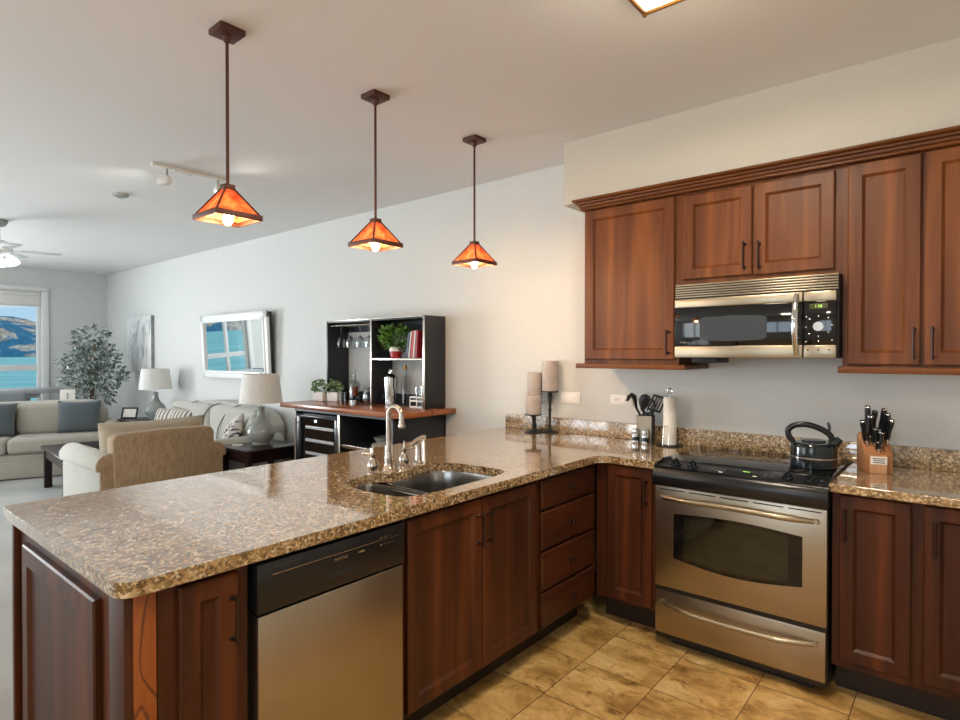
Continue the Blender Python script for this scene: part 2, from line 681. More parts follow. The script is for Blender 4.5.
def text(body, size, mat, parent, loc, rot=(pi / 2, 0, 0), name='lettering', ext=0.0006):
    c = bpy.data.curves.new(name, 'FONT')
    c.body = body
    c.size = size
    c.extrude = ext
    c.align_x = 'CENTER'
    c.align_y = 'CENTER'
    tmp = bpy.data.objects.new('tmp', c)
    me = bpy.data.meshes.new_from_object(tmp)
    me.name = name
    me.materials.clear()
    me.materials.append(M[mat])
    bpy.data.objects.remove(tmp)
    bpy.data.curves.remove(c)
    o = bpy.data.objects.new(name, me)
    COL.objects.link(o)
    o.parent = parent
    o.location = loc
    o.rotation_euler = rot
    return o


# ------------------------------------------------------------ room shell
CZ = 2.767
XW, XE, YS = -9.74, 2.7, -6.0
struct(MB().box(XW - .15, XE + .15, 0, .15, -.1, CZ + .1).build('wall_north', 'wall'))


def wall_with_holes(name, axis, at0, at1, a0, a1, z0, z1, holes, mat):
    """Wall in slabs around rectangular holes (h0, h1, z0, z1) sorted along the wall."""
    m = MB()
    def bx(u0, u1, w0, w1):
        if u1 - u0 < 1e-4 or w1 - w0 < 1e-4:
            return
        if axis == 'y':
            m.box(u0, u1, at0, at1, w0, w1)
        else:
            m.box(at0, at1, u0, u1, w0, w1)
    cur = a0
    for h0, h1, w0, w1 in sorted(holes):
        bx(cur, h0, z0, z1)
        bx(h0, h1, z0, w0)
        bx(h0, h1, w1, z1)
        cur = h1
    bx(cur, a1, z0, z1)
    return struct(m.build(name, mat, smooth=False))


WIN_W = (-2.64, -0.90, 0.62, 2.42)        # far window opening (y0, y1, z0, z1)
DOOR_W = (-5.15, -3.35, 0.05, 2.2)  # unseen door opening, added for the west fill daylight
wall_with_holes('wall_west', 'x', XW - .15, XW, YS - .15, 0, -.1, CZ + .1, [WIN_W, DOOR_W], 'wall')
south_holes = [(wx - .85, wx + .85, .45, 2.45) for wx in (-8.2, -5.9, -3.6)] + [(-.2, 1.4, .95, 2.15)]
wall_with_holes('wall_south', 'y', YS - .15, YS, XW - .15, XE + .15, -.1, CZ + .1, south_holes, 'wall')
struct(MB().box(XE, XE + .15, YS, 0, -.1, CZ + .1).build('wall_east', 'wall'))
struct(MB().box(XW - .15, XE + .15, YS - .15, .15, CZ, CZ + .1).build('ceiling', 'ceiling'))
struct(MB().box(-1.44, XE, YS, 0, -.1, 0).build('floor', 'tile'))
struct(MB().box(XW, -1.44, YS, 0, -.1, 0.0).build('floor_carpet', 'carpet'))
struct(MB().box(-.73, XE, -.335, 0, 2.3815, CZ).build('wall_soffit', 'soffit'))
struct(MB().box(XW, -3.6, -.014, 0, 0, .09, .003).build('baseboard_north', 'trim'))
struct(MB().box(XW, XW + .014, -3.2, 0, 0, .09, .003).build('baseboard_west', 'trim'))

# far window
w = MB()
y0, y1, z0, z1 = WIN_W
X = XW
for a in ((y1, y1 + .09, z0, z1, .028), (y0 - .09, y0, z0, z1, .028), (y0 - .095, y1 + .095, z1, z1 + .065, .034), (y0 - .12, y1 + .12, z0 - .05, z0, .05)):
    w.box(X - .005, X + a[4], a[0], a[1], a[2], a[3], .006)
win = struct(w.build('window_1', 'trim'))
f = MB()
for a in ((y1 - .045, y1, z0, z1, .04), (y0, y0 + .045, z0, z1, .04), (y0 + .045, y1 - .045, z0, z0 + .05, .04), (y0 + .045, y1 - .045, z1 - .045, z1, .04), (y0 + .045, y1 - .045, 1.205, 1.295, .045), (-2.27, -2.20, z0 + .05, z1 - .045, .042)):
    f.box(X - .10, X - a[4], a[0], a[1], a[2], a[3], .006)
f.build('window_frame', 'trim', win)
MB().box(X - .075, X - .07, y0 + .04, y1 - .04, z0 + .04, z1 - .04).build('window_glass', 'pane', win)
bl = MB().box(X - .035, X - .028, y0 + .01, y1 - .01, 2.20, z1).box(X - .045, X - .02, y0 + .01, y1 - .01, 2.185, 2.21, .006)
bl.box(X - .05, X - .005, y0 + .005, y1 - .005, 2.35, z1, .01)
bl.build('roller_blind', 'shade', win)
# unseen patio door and south windows, added for the fill daylight; kitchen window
y0, y1, z0, z1 = DOOR_W
d = MB()
for a in ((y0 - .08, y0 + .05, z0 - .04, z1 + .08), (y1 - .05, y1 + .08, z0 - .04, z1 + .08), (y0, y1, z1 - .05, z1 + .08), ((y0 + y1) / 2 - .05, (y0 + y1) / 2 + .05, z0, z1)):
    d.box(X - .10, X + .02, a[0], a[1], a[2], a[3], .006)
struct(d.build('added_door', 'trim'))
for i, (a0, a1, c0, c1) in enumerate(south_holes):
    d = MB()
    for b in ((a0 - .08, a0 + .05, c0 - .08, c1 + .08), (a1 - .05, a1 + .08, c0 - .08, c1 + .08), (a0, a1, c1 - .05, c1 + .08), (a0, a1, c0 - .08, c0 + .05), ((a0 + a1) / 2 - .03, (a0 + a1) / 2 + .03, c0, c1)):
        d.box(b[0], b[1], YS - .10, YS + .02, b[2], b[3], .006)
    struct(d.build('window_%d' % (i + 2), 'trim'))

# ------------------------------------------------------------ outside: lake and mountain
t = NT('lake_water')
v = t.coords((0.02, 0.004, 1))
n = t.noise(v, 3, 4)
t.setp(color=t.ramp(n, [(0.3, srgb(96, 184, 198)), (0.7, srgb(140, 216, 220))]), rough=0.6)
M['lake'] = t.m
struct(MB().box(-3600, -40, -3000, 3000, -9, -8).build('floor_lake', 'lake'))
t = NT('mountain_side')
v = t.coords((1, 1, 1))
g = t.noise(v, 0.011, 8, 0.62, 0.6)
g2 = t.noise(v, 0.03, 8, 0.7)
c = t.mix(t.ramp(g2, [(0.3, srgb(44, 110, 150)), (0.7, srgb(74, 138, 172))]),
          t.ramp(g2, [(0.36, srgb(120, 110, 110)), (0.55, srgb(226, 208, 190))]), t.ramp(g, [(0.50, (0, 0, 0, 1)), (0.56, (1, 1, 1, 1))]))
t.setp(color=c, rough=0.95)
M['mountain'] = t.m


def ridge(xc, depth, y0, y1, hfun, name, mat):
    b = MB()
    nx, ny = 14, 90
    rnd = random.Random(3)
    g = []
    for i in range(nx + 1):
        row = []
        for j in range(ny + 1):
            s = i / nx
            y = y0 + (y1 - y0) * j / ny
            h = hfun(y) * (sin(pi * s) ** 0.8) + rnd.uniform(-1, 1) * 5 * sin(pi * s)
            row.append(b.bm.verts.new((xc - depth / 2 + depth * s + rnd.uniform(-8, 8), y, -9 + max(h, 0))))
        g.append(row)
    for i in range(nx):
        for j in range(ny):
            b.bm.faces.new((g[i][j], g[i][j + 1], g[i + 1][j + 1], g[i + 1][j]))
    bmesh.ops.recalc_face_normals(b.bm, faces=b.bm.faces)
    return b.build(name, mat, smooth=True, ang=80)


mt = ridge(-2600, 500, -1800, 1800, lambda y: 100 + 30 * math.exp(-((y - 520) / 170) ** 2) + 16 * sin(y / 190) + 7 * sin(y / 61), 'mountain_ridge', 'mountain')
tag(mt, 'blue mountain ridge with pale bare slopes beyond the lake', 'mountain')

# ------------------------------------------------------------ cabinetry
def door_mesh(m, x0, x1, z0, z1, y=0.0, t=0.02, fw=0.055):
    """Framed door in the local xz plane, front towards -y at y - t."""
    rings = [(0, 0), (0, t - .005), (.005, t), (fw - .004, t), (fw - .001, t - .004), (fw + .008, t - .012)]
    L = []
    for ins, dep in rings:
        L.append([Vector((x0 + ins, y - dep, z0 + ins)), Vector((x1 - ins, y - dep, z0 + ins)), Vector((x1 - ins, y - dep, z1 - ins)), Vector((x0 + ins, y - dep, z1 - ins))])
    m.loft(L)
    return m


def bar_handle(parent, x, z0, z1, y, mat='bronze'):
    m = MB()
    m.cyl((x, y - .030, z0), (x, y - .030, z1), .0055, seg=10)
    for z in (z0 + .012, z1 - .012):
        m.cyl((x, y, z), (x, y - .030, z), .0048, seg=10)
        m.cyl((x, y, z), (x, y - .004, z), .009, .007, seg=10)
    return m.build('handle', mat, parent)


def knob(parent, x, z, y):
    m = MB().lathe([(0, 0), (.007, 0), (.006, .012), (.010, .018), (.016, .022), (.016, .027), (.010, .031), (0, .032)], c=(x, y, z), seg=16, mat=Matrix.Rotation(pi / 2, 4, 'X'))
    return m.build('knob', 'bronze', parent)


BT, BB = 0.874, 0.138       # carcass top and bottom


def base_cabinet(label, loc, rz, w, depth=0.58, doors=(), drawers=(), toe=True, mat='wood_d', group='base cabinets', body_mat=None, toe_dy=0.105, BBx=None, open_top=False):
    """Front of the face frame at local y=0, body towards +y, x from 0 to w."""
    bb = BBx or BB
    r = thing('base_cabinet', label, 'cabinet', loc, rz, group)
    # carcass box behind a face frame
    b = MB().box(.001, w - .001, .018, depth, bb, .62 if open_top else BT).box(0, w, 0, .018, bb, BT)
    if open_top:
        b.box(.001, .012, .018, depth, .62, BT).box(w - .012, w - .001, .018, depth, .62, BT)
    b.build('body', body_mat or mat, r)
    MB().box(0, w, toe_dy, toe_dy + .015, 0, bb).build('toe_kick', 'toe', r)
    for x0, x1, z0, z1, hx in doors:
        d = door_mesh(MB(), x0, x1, z0, z1).build('door', mat, r)
        if hx is not None:
            bar_handle(d, hx, z1 - .19, z1 - .055, -.02)
    for x0, x1, z0, z1 in drawers:
        m = MB()
        L = []
        for ins, dep in ((0, 0), (0, .014), (.008, .02), (.012, .02)):
            L.append([Vector((x0 + ins, -dep, z0 + ins)), Vector((x1 - ins, -dep, z0 + ins)), Vector((x1 - ins, -dep, z1 - ins)), Vector((x0 + ins, -dep, z1 - ins))])
        m.loft(L)
        dr = m.build('drawer', 'wood_shaded_x', r)
        knob(dr, (x0 + x1) / 2, (z0 + z1) / 2, -.02)
    return r


PX = -.35      # face frame plane of the peninsula
R90 = pi / 2
DZ0, DZ1 = .150, .858
# peninsula units, local x runs along world +y
base_cabinet('narrow cherry base cabinet with one door, beside the left edge of the dishwasher', (PX, -2.868, 0), R90, .238, doors=[(.047, .206, DZ0, DZ1, .185)])
base_cabinet('wide cherry sink cabinet with two doors under the sink', (PX, -2.042, 0), R90, .848, doors=[(.014, .432, DZ0, DZ1, .405), (.438, .834, DZ0, DZ1, .466)], open_top=True)
base_cabinet('cherry base cabinet with a stack of four drawers in the inner corner', (PX, -1.190, 0), R90, .56,
             drawers=[(.022, .53, .717, DZ1), (.022, .53, .523, .705), (.022, .53, .329, .511), (.022, .53, DZ0, .317)])
# wall run units
FY = -.61
base_cabinet('slim cherry corner cabinet with one door, touching the left side of the range', (-.345, FY, 0), 0, .338, depth=.56, doors=[(.068, .322, DZ0 + .005, .868, .292)])
base_cabinet('cherry base cabinet immediately right of the range, below the knife block', (.772, FY, 0), 0, .297, depth=.56, doors=[(.027, .272, DZ0 + .02, .868, .048)])
base_cabinet('cherry base cabinet at the right edge of the picture, second from the range', (1.069, FY, 0), 0, .55, depth=.56, doors=[(.012, .272, DZ0 + .02, .868, .048), (.278, .538, DZ0 + .02, .868, .50)])

# peninsula end: corner post with the knotty orange strip and the framed end panel
r = thing('peninsula_casing', 'shade-darkened cherry casing of the peninsula with a framed panel at its near end', 'cabinet casing', (0, 0, 0))
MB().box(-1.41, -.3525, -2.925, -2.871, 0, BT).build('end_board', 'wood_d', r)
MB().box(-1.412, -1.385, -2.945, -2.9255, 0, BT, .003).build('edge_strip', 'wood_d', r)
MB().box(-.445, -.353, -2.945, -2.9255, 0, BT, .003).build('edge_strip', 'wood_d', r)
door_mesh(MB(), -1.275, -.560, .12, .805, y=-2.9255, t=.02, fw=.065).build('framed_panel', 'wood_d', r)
k = MB().box(-.352, -.345, -2.925, -2.871, 0, BT, .002).build('knotty_strip', 'wood_k', r)
k['label'] = 'knotty orange wood strip'
MB().box(-.352, -.345, -2.9455, -2.9255, 0, BT, .002).build('corner_strip', 'wood_d', r)
MB().box(-1.412, -1.395, -2.8705, -.01, 0, BT).build('back_board', 'wood_d', r)

# dishwasher
r = thing('dishwasher', 'stainless dishwasher with a black control panel under the peninsula counter', 'dishwasher', (-.345, -2.622, 0), R90)
MB().box(0, .572, .03, .55, .10, .868).build('body', 'black_m', r)
dd = MB().box(.010, .562, -.022, .03, .115, .712, .006).build('door', 'steel', r)
cp = MB().box(.006, .566, -.026, .03, .718, .862, .006).build('control_panel', 'black', r)
MB().box(.05, .545, -.0285, -.025, .8235, .8255).build('trim_line', 'nickel', cp)
MB().box(.235, .345, -.0285, -.025, .750, .770, .003).build('pocket_handle', 'black_m', cp)
text('MAYTAG', .013, 'chrome', cp, (.292, -.0268, .807), name='badge')
for bx_, bz_, bw_ in [(.45 + .018 * i, .806, .011) for i in range(4)] + [(.45 + .018 * i, .830, .011) for i in range(3)] + [(.36, .806, .025)]:
    MB().box(bx_, bx_ + bw_, -.0285, -.025, bz_, bz_ + .005).build('button', 'chrome', cp)
MB().box(.05, .15, -.0285, -.025, .838, .846, .001).build('vent', 'black_m', cp)
MB().box(0, .572, .10, .14, 0, .10).build('toe_kick', 'toe', r)


# countertops
def slab(name, loops, z1, th, mat, **kw):
    b = bmesh.new()
    es = []
    for lp in loops:
        vs = [b.verts.new((p[0], p[1], z1)) for p in lp]
        for i in range(len(vs)):
            es.append(b.edges.new((vs[i], vs[(i + 1) % len(vs)])))
    bmesh.ops.triangle_fill(b, edges=es, use_beauty=True, use_dissolve=False, normal=(0, 0, 1))
    ext = bmesh.ops.extrude_face_region(b, geom=b.faces[:])
    bmesh.ops.translate(b, verts=[g for g in ext['geom'] if isinstance(g, bmesh.types.BMVert)], vec=(0, 0, -th))
    bmesh.ops.recalc_face_normals(b, faces=b.faces)
    m = MB()
    m._merge(b)
    return m.build(name, mat, bevel=.006, **kw)


CX0, CX1, CYN, CYF = -1.435, -.312, -2.967, -.648
outer = arc(CX0 + .03, CYN + .03, .03, 180, 270, 5) + arc(CX1 - .05, CYN + .05, .05, 270, 360, 8)
outer += [p for p in arc(CX1 + .07, CYF - .07, .07, 180, 90, 8)] + [(0.004, CYF), (0.004, -.001), (CX0, -.001)]
sink_pts = [(-.795, -1.947), (-.845, -1.850), (-.850, -1.770), (-.800, -1.700), (-.795, -1.610), (-.832, -1.500), (-.825, -1.390), (-.740, -1.322), (-.600, -1.305), (-.455, -1.312),
            (-.405, -1.40), (-.398, -1.600), (-.397, -1.756), (-.402, -1.879), (-.440, -1.955), (-.540, -1.985), (-.690, -1.985)]
hole = [(p.x, p.y) for p in curve_pts([(a, b, 0) for a, b in sink_pts], 5, True)]
ct = slab('granite_countertop', [outer, hole], .914, .038, 'granite')
tag(ct, 'large L-shaped golden granite countertop of the peninsula, holding the sink', 'countertop')
ct2 = slab('granite_countertop', [[(.764, CYF), (1.62, CYF), (1.62, -.001), (.764, -.001)]], .914, .038, 'granite')
tag(ct2, 'short granite countertop right of the range, under the knife block', 'countertop')
bs = MB().box(-1.425, 1.62, -.021, -.0005, .9145, 1.015, .003).build('granite_backsplash', 'granite_bs')
tag(bs, 'low strip of golden granite backsplash along the kitchen wall', 'backsplash')

# sink
r = thing('kitchen_sink', 'stainless double-bowl sink set under the granite', 'sink', (0, 0, 0))


def bowl(pts, name, depth):
    base = curve_pts([(a, b, 0) for a, b in pts], 5, True)
    c = sum(base, Vector()) / len(base)
    L = []
    for s, z in ((1.05, .8755), (1.0, .8755), (.985, .866), (.96, .80), (.93, .876 - depth + .03), (.86, .876 - depth), (.3, .876 - depth - .006)):
        L.append([Vector((c.x + (p.x - c.x) * s, c.y + (p.y - c.y) * s, z)) for p in base])
    m = MB().loft(L, cap0=False)
    o = m.build(name, 'sink', r, ang=60)
    MB().lathe([(.0, .004), (.03, .004), (.038, .001), (.04, 0)], c=(c.x, c.y, .876 - depth - .005)).build('drain', 'chrome', o)
    return o


bowl([(-.790, -1.935), (-.840, -1.845), (-.835, -1.775), (-.62, -1.757), (-.405, -1.765), (-.405, -1.88), (-.445, -1.95), (-.540, -1.975), (-.690, -1.975)], 'basin', .17)
bowl([(-.79, -1.715), (-.79, -1.61), (-.825, -1.50), (-.82, -1.39), (-.735, -1.33), (-.600, -1.315), (-.460, -1.322), (-.412, -1.40), (-.405, -1.600), (-.405, -1.725), (-.60, -1.73)], 'basin', .20)
MB().box(-.835, -.40, -1.764, -1.728, .85, .868, .008).build('divider', 'sink', r)

# faucet
ct_z = .914
r = thing('faucet', 'brushed nickel gooseneck faucet behind the sink', 'faucet', (-.885, -1.635, ct_z))
MB().lathe([(0, 0), (.028, 0), (.028, .006), (.020, .014), (.017, .03), (.019, .05), (.016, .07), (.0125, .08)]).build('base', 'nickel', r)
path = [(0, 0, .05), (0, 0, .14), (0, 0, .252)]
for i in range(13):
    a = radians(180 - 15 * i)
    path.append((.045 + .045 * cos(a), .0, .252 + .045 * sin(a)))
path.append((.091, 0, .228))
MB().tube(path, .0115, 14).build('spout', 'nickel', r)
MB().lathe([(0, 0), (.015, 0), (.0165, .006), (.0165, .016), (.013, .022), (.0125, .03), (0, .03)], c=(.091, 0, .200)).build('spout_tip', 'nickel', r)
r['label'] = 'brushed nickel gooseneck faucet with two handles behind the sink'
for hx, hy, ha in ((.013, -.105, 215), (.013, .087, 60)):
    xf_ = Matrix.Translation((hx, hy, 0)) @ Matrix.Rotation(radians(ha), 4, 'Z')
    hd = MB().lathe([(0, 0), (.030, 0), (.030, .005), (.022, .012), (.026, .03), (.024, .048), (.012, .062), (.010, .07), (.013, .078), (.013, .09), (0, .094)]).xf(xf_).build('handle', 'nickel', r)
    MB().tube([(0, 0, .083), (.02, 0, .085), (.040, 0, .088)], [.006, .005, .0065], 10).sphere((.042, 0, .088), .008).tube([(0, 0, .09), (0, 0, .125)], [.005, .002], 8).xf(xf_).build('lever', 'nickel', hd)
r = thing('side_sprayer', 'nickel side sprayer standing right of the faucet handles', 'sprayer', (-.885, -1.440, ct_z), radians(45))
MB().lathe([(0, 0), (.026, 0), (.026, .005), (.017, .012), (.014, .02), (.0135, .075), (.012, .10), (0, .104)]).build('stem', 'nickel', r)
MB().tube([(-.038, -.012, .088), (-.012, 0, .112), (.018, .003, .126), (.036, .006, .128)], [.011, .012, .013, .012], 12).build('spray_head', 'nickel', r)

# ------------------------------------------------------------ upper cabinets
UY = -.33


def upper_cabinet(label, x0, x1, z0, z1, doors, rail=True, group='upper cabinets'):
    r = thing('wall_cabinet', label, 'cabinet', (x0, UY, z0), 0, group)
    w, h = x1 - x0, z1 - z0
    b = MB().box(.001, w - .001, .018, -UY - .002, 0, h).box(0, w, 0, .018, 0, h)
    b.build('body', 'wood', r)
    for a0, a1, b0, b1, hx in doors:
        d = door_mesh(MB(), a0 - x0, a1 - x0, b0 - z0, b1 - z0, fw=.058).build('door', 'wood', r)
        bar_handle(d, hx - x0, b0 - z0 + .025, b0 - z0 + .165, -.02)
    return r


lc = upper_cabinet('tall cherry wall cabinet left of the microwave with one wide door', -.582, 0.0, 1.40, 2.33, [(-.570, -.020, 1.425, 2.316, -.052)])
MB().prism([(-.62, -.375), (-.61, -.345), (-.585, -.330), (-.585, 0), (-.01, 0), (0.05, 0), (.05, -.375)], 1.372, 1.400, 'z', .004).xf(Matrix.Translation((.582, .33, -1.40))).build('light_rail', 'wood_x', lc)
upper_cabinet('short cherry wall cabinet with two doors above the microwave', 0.0, .765, 1.828, 2.33, [(.026, .376, 1.856, 2.306, .342), (.384, .734, 1.852, 2.306, .412)])
rc = upper_cabinet('tall cherry wall cabinet right of the microwave with two narrow doors', .765, 1.365, 1.40, 2.33, [(.786, 1.054, 1.408, 2.316, 1.031), (1.067, 1.335, 1.408, 2.316, 1.094)])
MB().box(-.012, .62, -.045, .32, -.030, 0, .004).build('light_rail', 'wood_x', rc)
# crown moulding, one run with a mitred return on the left
prof = [(.0, 2.322), (.014, 2.322), (.017, 2.326), (.017, 2.334), (.028, 2.340), (.030, 2.350), (.046, 2.354), (.048, 2.362), (.064, 2.367), (.068, 2.372), (.068, 2.380), (.0, 2.380)]
L = []
for o, z in prof:
    L.append([Vector((1.38, -.348 - o, z)), Vector((-.583 - o * .6, -.348 - o, z)), Vector((-.583 - o * .6, -.002, z)), Vector((-.560, -.002, z)), Vector((-.560, -.3365, z)), Vector((1.38, -.3365, z))])
m = MB().loft(L)
cr = m.build('crown_molding', 'wood_x', ang=20)
tag(cr, 'cherry crown molding running along the top of the wall cabinets', 'molding')

# ------------------------------------------------------------ microwave
r = thing('microwave', 'stainless over-the-range microwave with black glass door', 'microwave', (.012, -.41, 1.438))
MB().box(0, .750, .012, .405, 0, .385, .003).build('body', 'black_m', r)
g = MB()
g.box(0, .750, .0, .02, .310, .384, .002)
g.build('vent_back', 'black_m', r)
g = MB()
for i in range(6):
    z = .315 + i * .0125
    g.box(.001, .749, -.006, .006, z, z + .0065, .002)
g.build('vent_grille', 'steel_x', r)
MB().box(.0, .606, -.012, .012, .262, .308, .004).build('door_frame', 'steel_x', r)
MB().box(.0, .606, -.012, .012, 0, .060, .004).build('door_frame', 'steel_x', r)
# curved black glass with a recessed window
mg = MB().box(.0, .606, -.010, .012, .060, .262, .002)
dg = mg.build('door_glass', 'blackglass', r)
t = NT('microwave_window')
t.setp(color=srgb(58, 64, 72), rough=0.12, coat=0.5)
M['mw_window'] = t.m
wp = [(.145, .090), (.29, .084), (.43, .090), (.452, .100), (.452, .198), (.43, .207), (.29, .213), (.145, .207), (.132, .195), (.132, .102)]
MB().prism(wp, -.0115, -.009, 'y').build('window', 'mw_window', dg)
text('Profile', .013, 'nickel', dg, (.045, -.0108, .080), name='badge')
cpn = MB().box(.610, .742, -.011, .012, .060, .262, .002).build('control_panel', 'blackglass', r)
MB().box(.610, .742, -.012, .012, .262, .308, .004).build('control_frame', 'steel_x', r)
MB().box(.610, .742, -.012, .012, 0, .060, .004).build('control_frame', 'steel_x', r)
t = NT('display_amber')
t.setp(color=srgb(74, 72, 26), rough=0.3)
M['display'] = t.m
MB().box(.634, .708, -.013, -.010, .226, .250, .001).build('display', 'display', cpn)
text('1:58', .018, 'green', cpn, (.671, -.0135, .238), name='clock_digits')
MB().lathe([(0, .004), (.021, .004), (.0225, .002), (.0225, 0)], c=(.671, -.011, .146), seg=24, mat=Matrix.Rotation(pi / 2, 4, 'X')).build('dial', 'nickel', cpn)
for (bx_, bz) in [(.671, .192), (.634, .180), (.710, .184), (.620, .143), (.726, .150), (.634, .112), (.710, .118), (.671, .100), (.620, .076), (.671, .078), (.726, .082), (.622, .190)]:
    MB().sphere((bx_, -.0115, bz), .0042, (1, .5, 1), 8, 6).build('button', 'chrome', cpn)
for bx_ in (.628, .671, .714):
    MB().sphere((bx_, -.0125, .038), .004, (1, .5, 1), 8, 6).build('button', 'bronze', cpn)
hp = []
for i in range(15):
    s = i / 14
    hp.append((.582, -.022 - .034 * sin(pi * s), .016 + s * .284))
MB().tube(hp, [.010 + .006 * sin(pi * i / 14) for i in range(15)], 14).cyl((.582, -.01, .030), (.582, -.03, .030), .008).cyl((.582, -.01, .286), (.582, -.03, .286), .008).build('handle', 'chrome', r)
MB().box(.07, .20, .05, .25, -.028, 0, .004).build('under_bracket', 'black_m', r)

# ------------------------------------------------------------ range
r = thing('range', 'stainless slide-in range with a black glass cooktop', 'range', (.010, -.655, 0))
MB().box(0, .750, .03, .63, .05, .895).box(.06, .69, .06, .60, 0, .05).build('body', 'black_m', r)
ctp = MB().box(-.004, .752, .10, .632, .900, .9225, .003).build('cooktop', 'blackglass', r)
t = NT('burner_ring')
t.setp(color=srgb(60, 60, 62), rough=0.2)
M['ring'] = t.m
for bx_, by_, br_ in ((.20, .24, .10), (.56, .24, .08), (.20, .48, .075), (.56, .48, .10)):
    MB().lathe([(br_ - .002, 0), (br_ - .002, .0006), (br_, .0006), (br_, 0)], c=(bx_, by_, .9222), seg=40).build('burner_ring', 'ring', ctp)
# sloping control panel with an overhanging nose
pr = [(-.030, .806), (-.036, .850), (-.030, .878), (-.018, .893), (.11, .921), (.11, .895), (.04, .84), (.04, .806)]
cp = MB().prism(pr, -.006, .758, 'x', .004).build('control_panel', 'black', r)
rim = MB()
rim.tube([(.0, .100, .9215), (.0, -.014, .8965), (.753, -.014, .8965), (.753, .100, .9215)], .004, 8)
rim.build('panel_rim', 'black', cp)
slope = math.atan2(.028, .128)
for kx in (.085, .170, .590, .680):
    k = MB().lathe([(0, 0), (.027, 0), (.027, .004), (.019, .008), (.016, .024), (0, .026)], seg=20).box(-.004, .004, -.019, .019, .012, .032, .002)
    k.xf(Matrix.Translation((kx, .045, .9065)) @ Matrix.Rotation(slope, 4, 'X'))
    k.build('knob', 'glossblack', cp)


def on_slope(x, s, w_, h_):
    b = MB().box(-w_ / 2, w_ / 2, -h_ / 2, h_ / 2, 0, .0015)
    b.xf(Matrix.Translation((x, -.014 + s, .894 + s * .219 + .0005)) @ Matrix.Rotation(slope, 4, 'X'))
    return b


for i, (x_, s_, w_, h_, mt_) in enumerate([(.265, .03, .014, .006, 'chrome'), (.265, .055, .014, .006, 'chrome'), (.29, .042, .014, .006, 'chrome'), (.31, .030, .018, .010, 'white'),
                                           (.24, .045, .012, .005, 'chrome'), (.28, .075, .05, .004, 'nickel'), (.46, .030, .018, .010, 'white'), (.50, .055, .014, .006, 'chrome'), (.525, .06, .014, .006, 'chrome'),
                                           (.50, .035, .014, .006, 'nickel'), (.525, .04, .014, .006, 'nickel'), (.045, .03, .01, .006, 'nickel'), (.13, .015, .01, .006, 'nickel'), (.21, .02, .012, .006, 'nickel'),
                                           (.55, .02, .010, .006, 'nickel'), (.635, .015, .01, .006, 'nickel'), (.72, .03, .012, .006, 'nickel'), (.72, .075, .012, .006, 'nickel')]):
    on_slope(x_, s_, w_, h_).build('button', mt_, cp)
on_slope(.40, .06, .14, .03).build('display', 'blackglass', cp)
on_slope(.415, .066, .030, .008).build('clock_digits', 'green', cp)
# oven door
dr = MB().box(.0, .752, -.010, .03, .302, .803, .005).build('door', 'steel', r)
top = []
for i in range(13):
    s = i / 12
    top.append((.096 + .564 * s, .672 + .016 * sin(pi * s)))
bot = [(x_, .455 - .030 * sin(pi * (x_ - .096) / .564)) for x_, _ in reversed(top)]
MB().prism(top + bot, -.0125, -.009, 'y').build('window', 'blackglass', dr)
t = NT('oven_inner_glass')
t.setp(color=srgb(34, 34, 26), rough=0.1, coat=0.5)
M['oven_in'] = t.m
inn = [(.145 + .46 * (i / 12), .660 + .014 * sin(pi * i / 12)) for i in range(13)]
inb = [(x_, .468 - .026 * sin(pi * (x_ - .145) / .46)) for x_, _ in reversed(inn)]
MB().prism(inn + inb, -.0135, -.012, 'y').build('inner_window', 'oven_in', dr)
sl = MB()
for i in range(5):
    sl.box(.025 + i * .145, .150 + i * .145, -.0115, -.009, .785, .790)
sl.build('vent_slots', 'black_m', dr)


def oven_handle(parent, z, sag=.010):
    m = MB()
    hp = [(.028 + .694 * i / 24, -.016 - .045 * min(1, sin(pi * i / 24) * 1.6) ** .8, z + sag * sin(pi * i / 24)) for i in range(25)]
    m.tube(hp, [.009 + .004 * min(1, sin(pi * i / 24) * 3) for i in range(25)], 14)
    for x_ in (.040, .712):
        m.cyl((x_, -.008, z), (x_, -.032, z + .002), .011, .009)
    return m.build('handle', 'steel_x', parent)


oven_handle(dr, .748)
MB().box(.0, .752, .0, .03, .278, .302).build('door_gap', 'black', r)
dw = MB().box(.0, .748, -.006, .03, .066, .280, .005).build('drawer', 'steel', r)
oven_handle(dw, .228, -.012)
MB().box(.0, .748, .0, .03, .045, .066).build('kick_strip', 'black', r)

# ------------------------------------------------------------ pendant lamps
pend = thing('pendant_lamp', 'pendant lamp', 'pendant lamp', (-1.098, -2.303, 2.0), 0, 'mission pendants over the peninsula')
H = CZ - 2.0
MB().box(-.052, .052, -.052, .052, H - .024, H, .003).cyl((0, 0, H - .05), (0, 0, H - .028), .012, .018).build('canopy', 'rust', pend)
MB().cyl((0, 0, .135), (0, 0, H - .04), .0065, seg=12).build('rod', 'rust', pend)
s0, s1, zt, zb = .016, .090, .128, .018
fr = MB()
fr.box(-.022, .022, -.022, .022, .122, .142, .003)
for sx, sy in ((1, 1), (1, -1), (-1, 1), (-1, -1)):
    fr.tube([(sx * s0, sy * s0, zt), (sx * s1, sy * s1, zb)], .0048, 6)
q = s1 + .004
for a, b_ in (((-q, -q), (q, -q)), ((q, -q), (q, q)), ((q, q), (-q, q)), ((-q, q), (-q, -q))):
    x0, x1 = sorted((a[0], b_[0]))
    y0, y1 = sorted((a[1], b_[1]))
    fr.box(x0 - .004, x1 + .004, y0 - .004, y1 + .004, -.002, .020, .001)
fr.build('shade_frame', 'rust', pend)
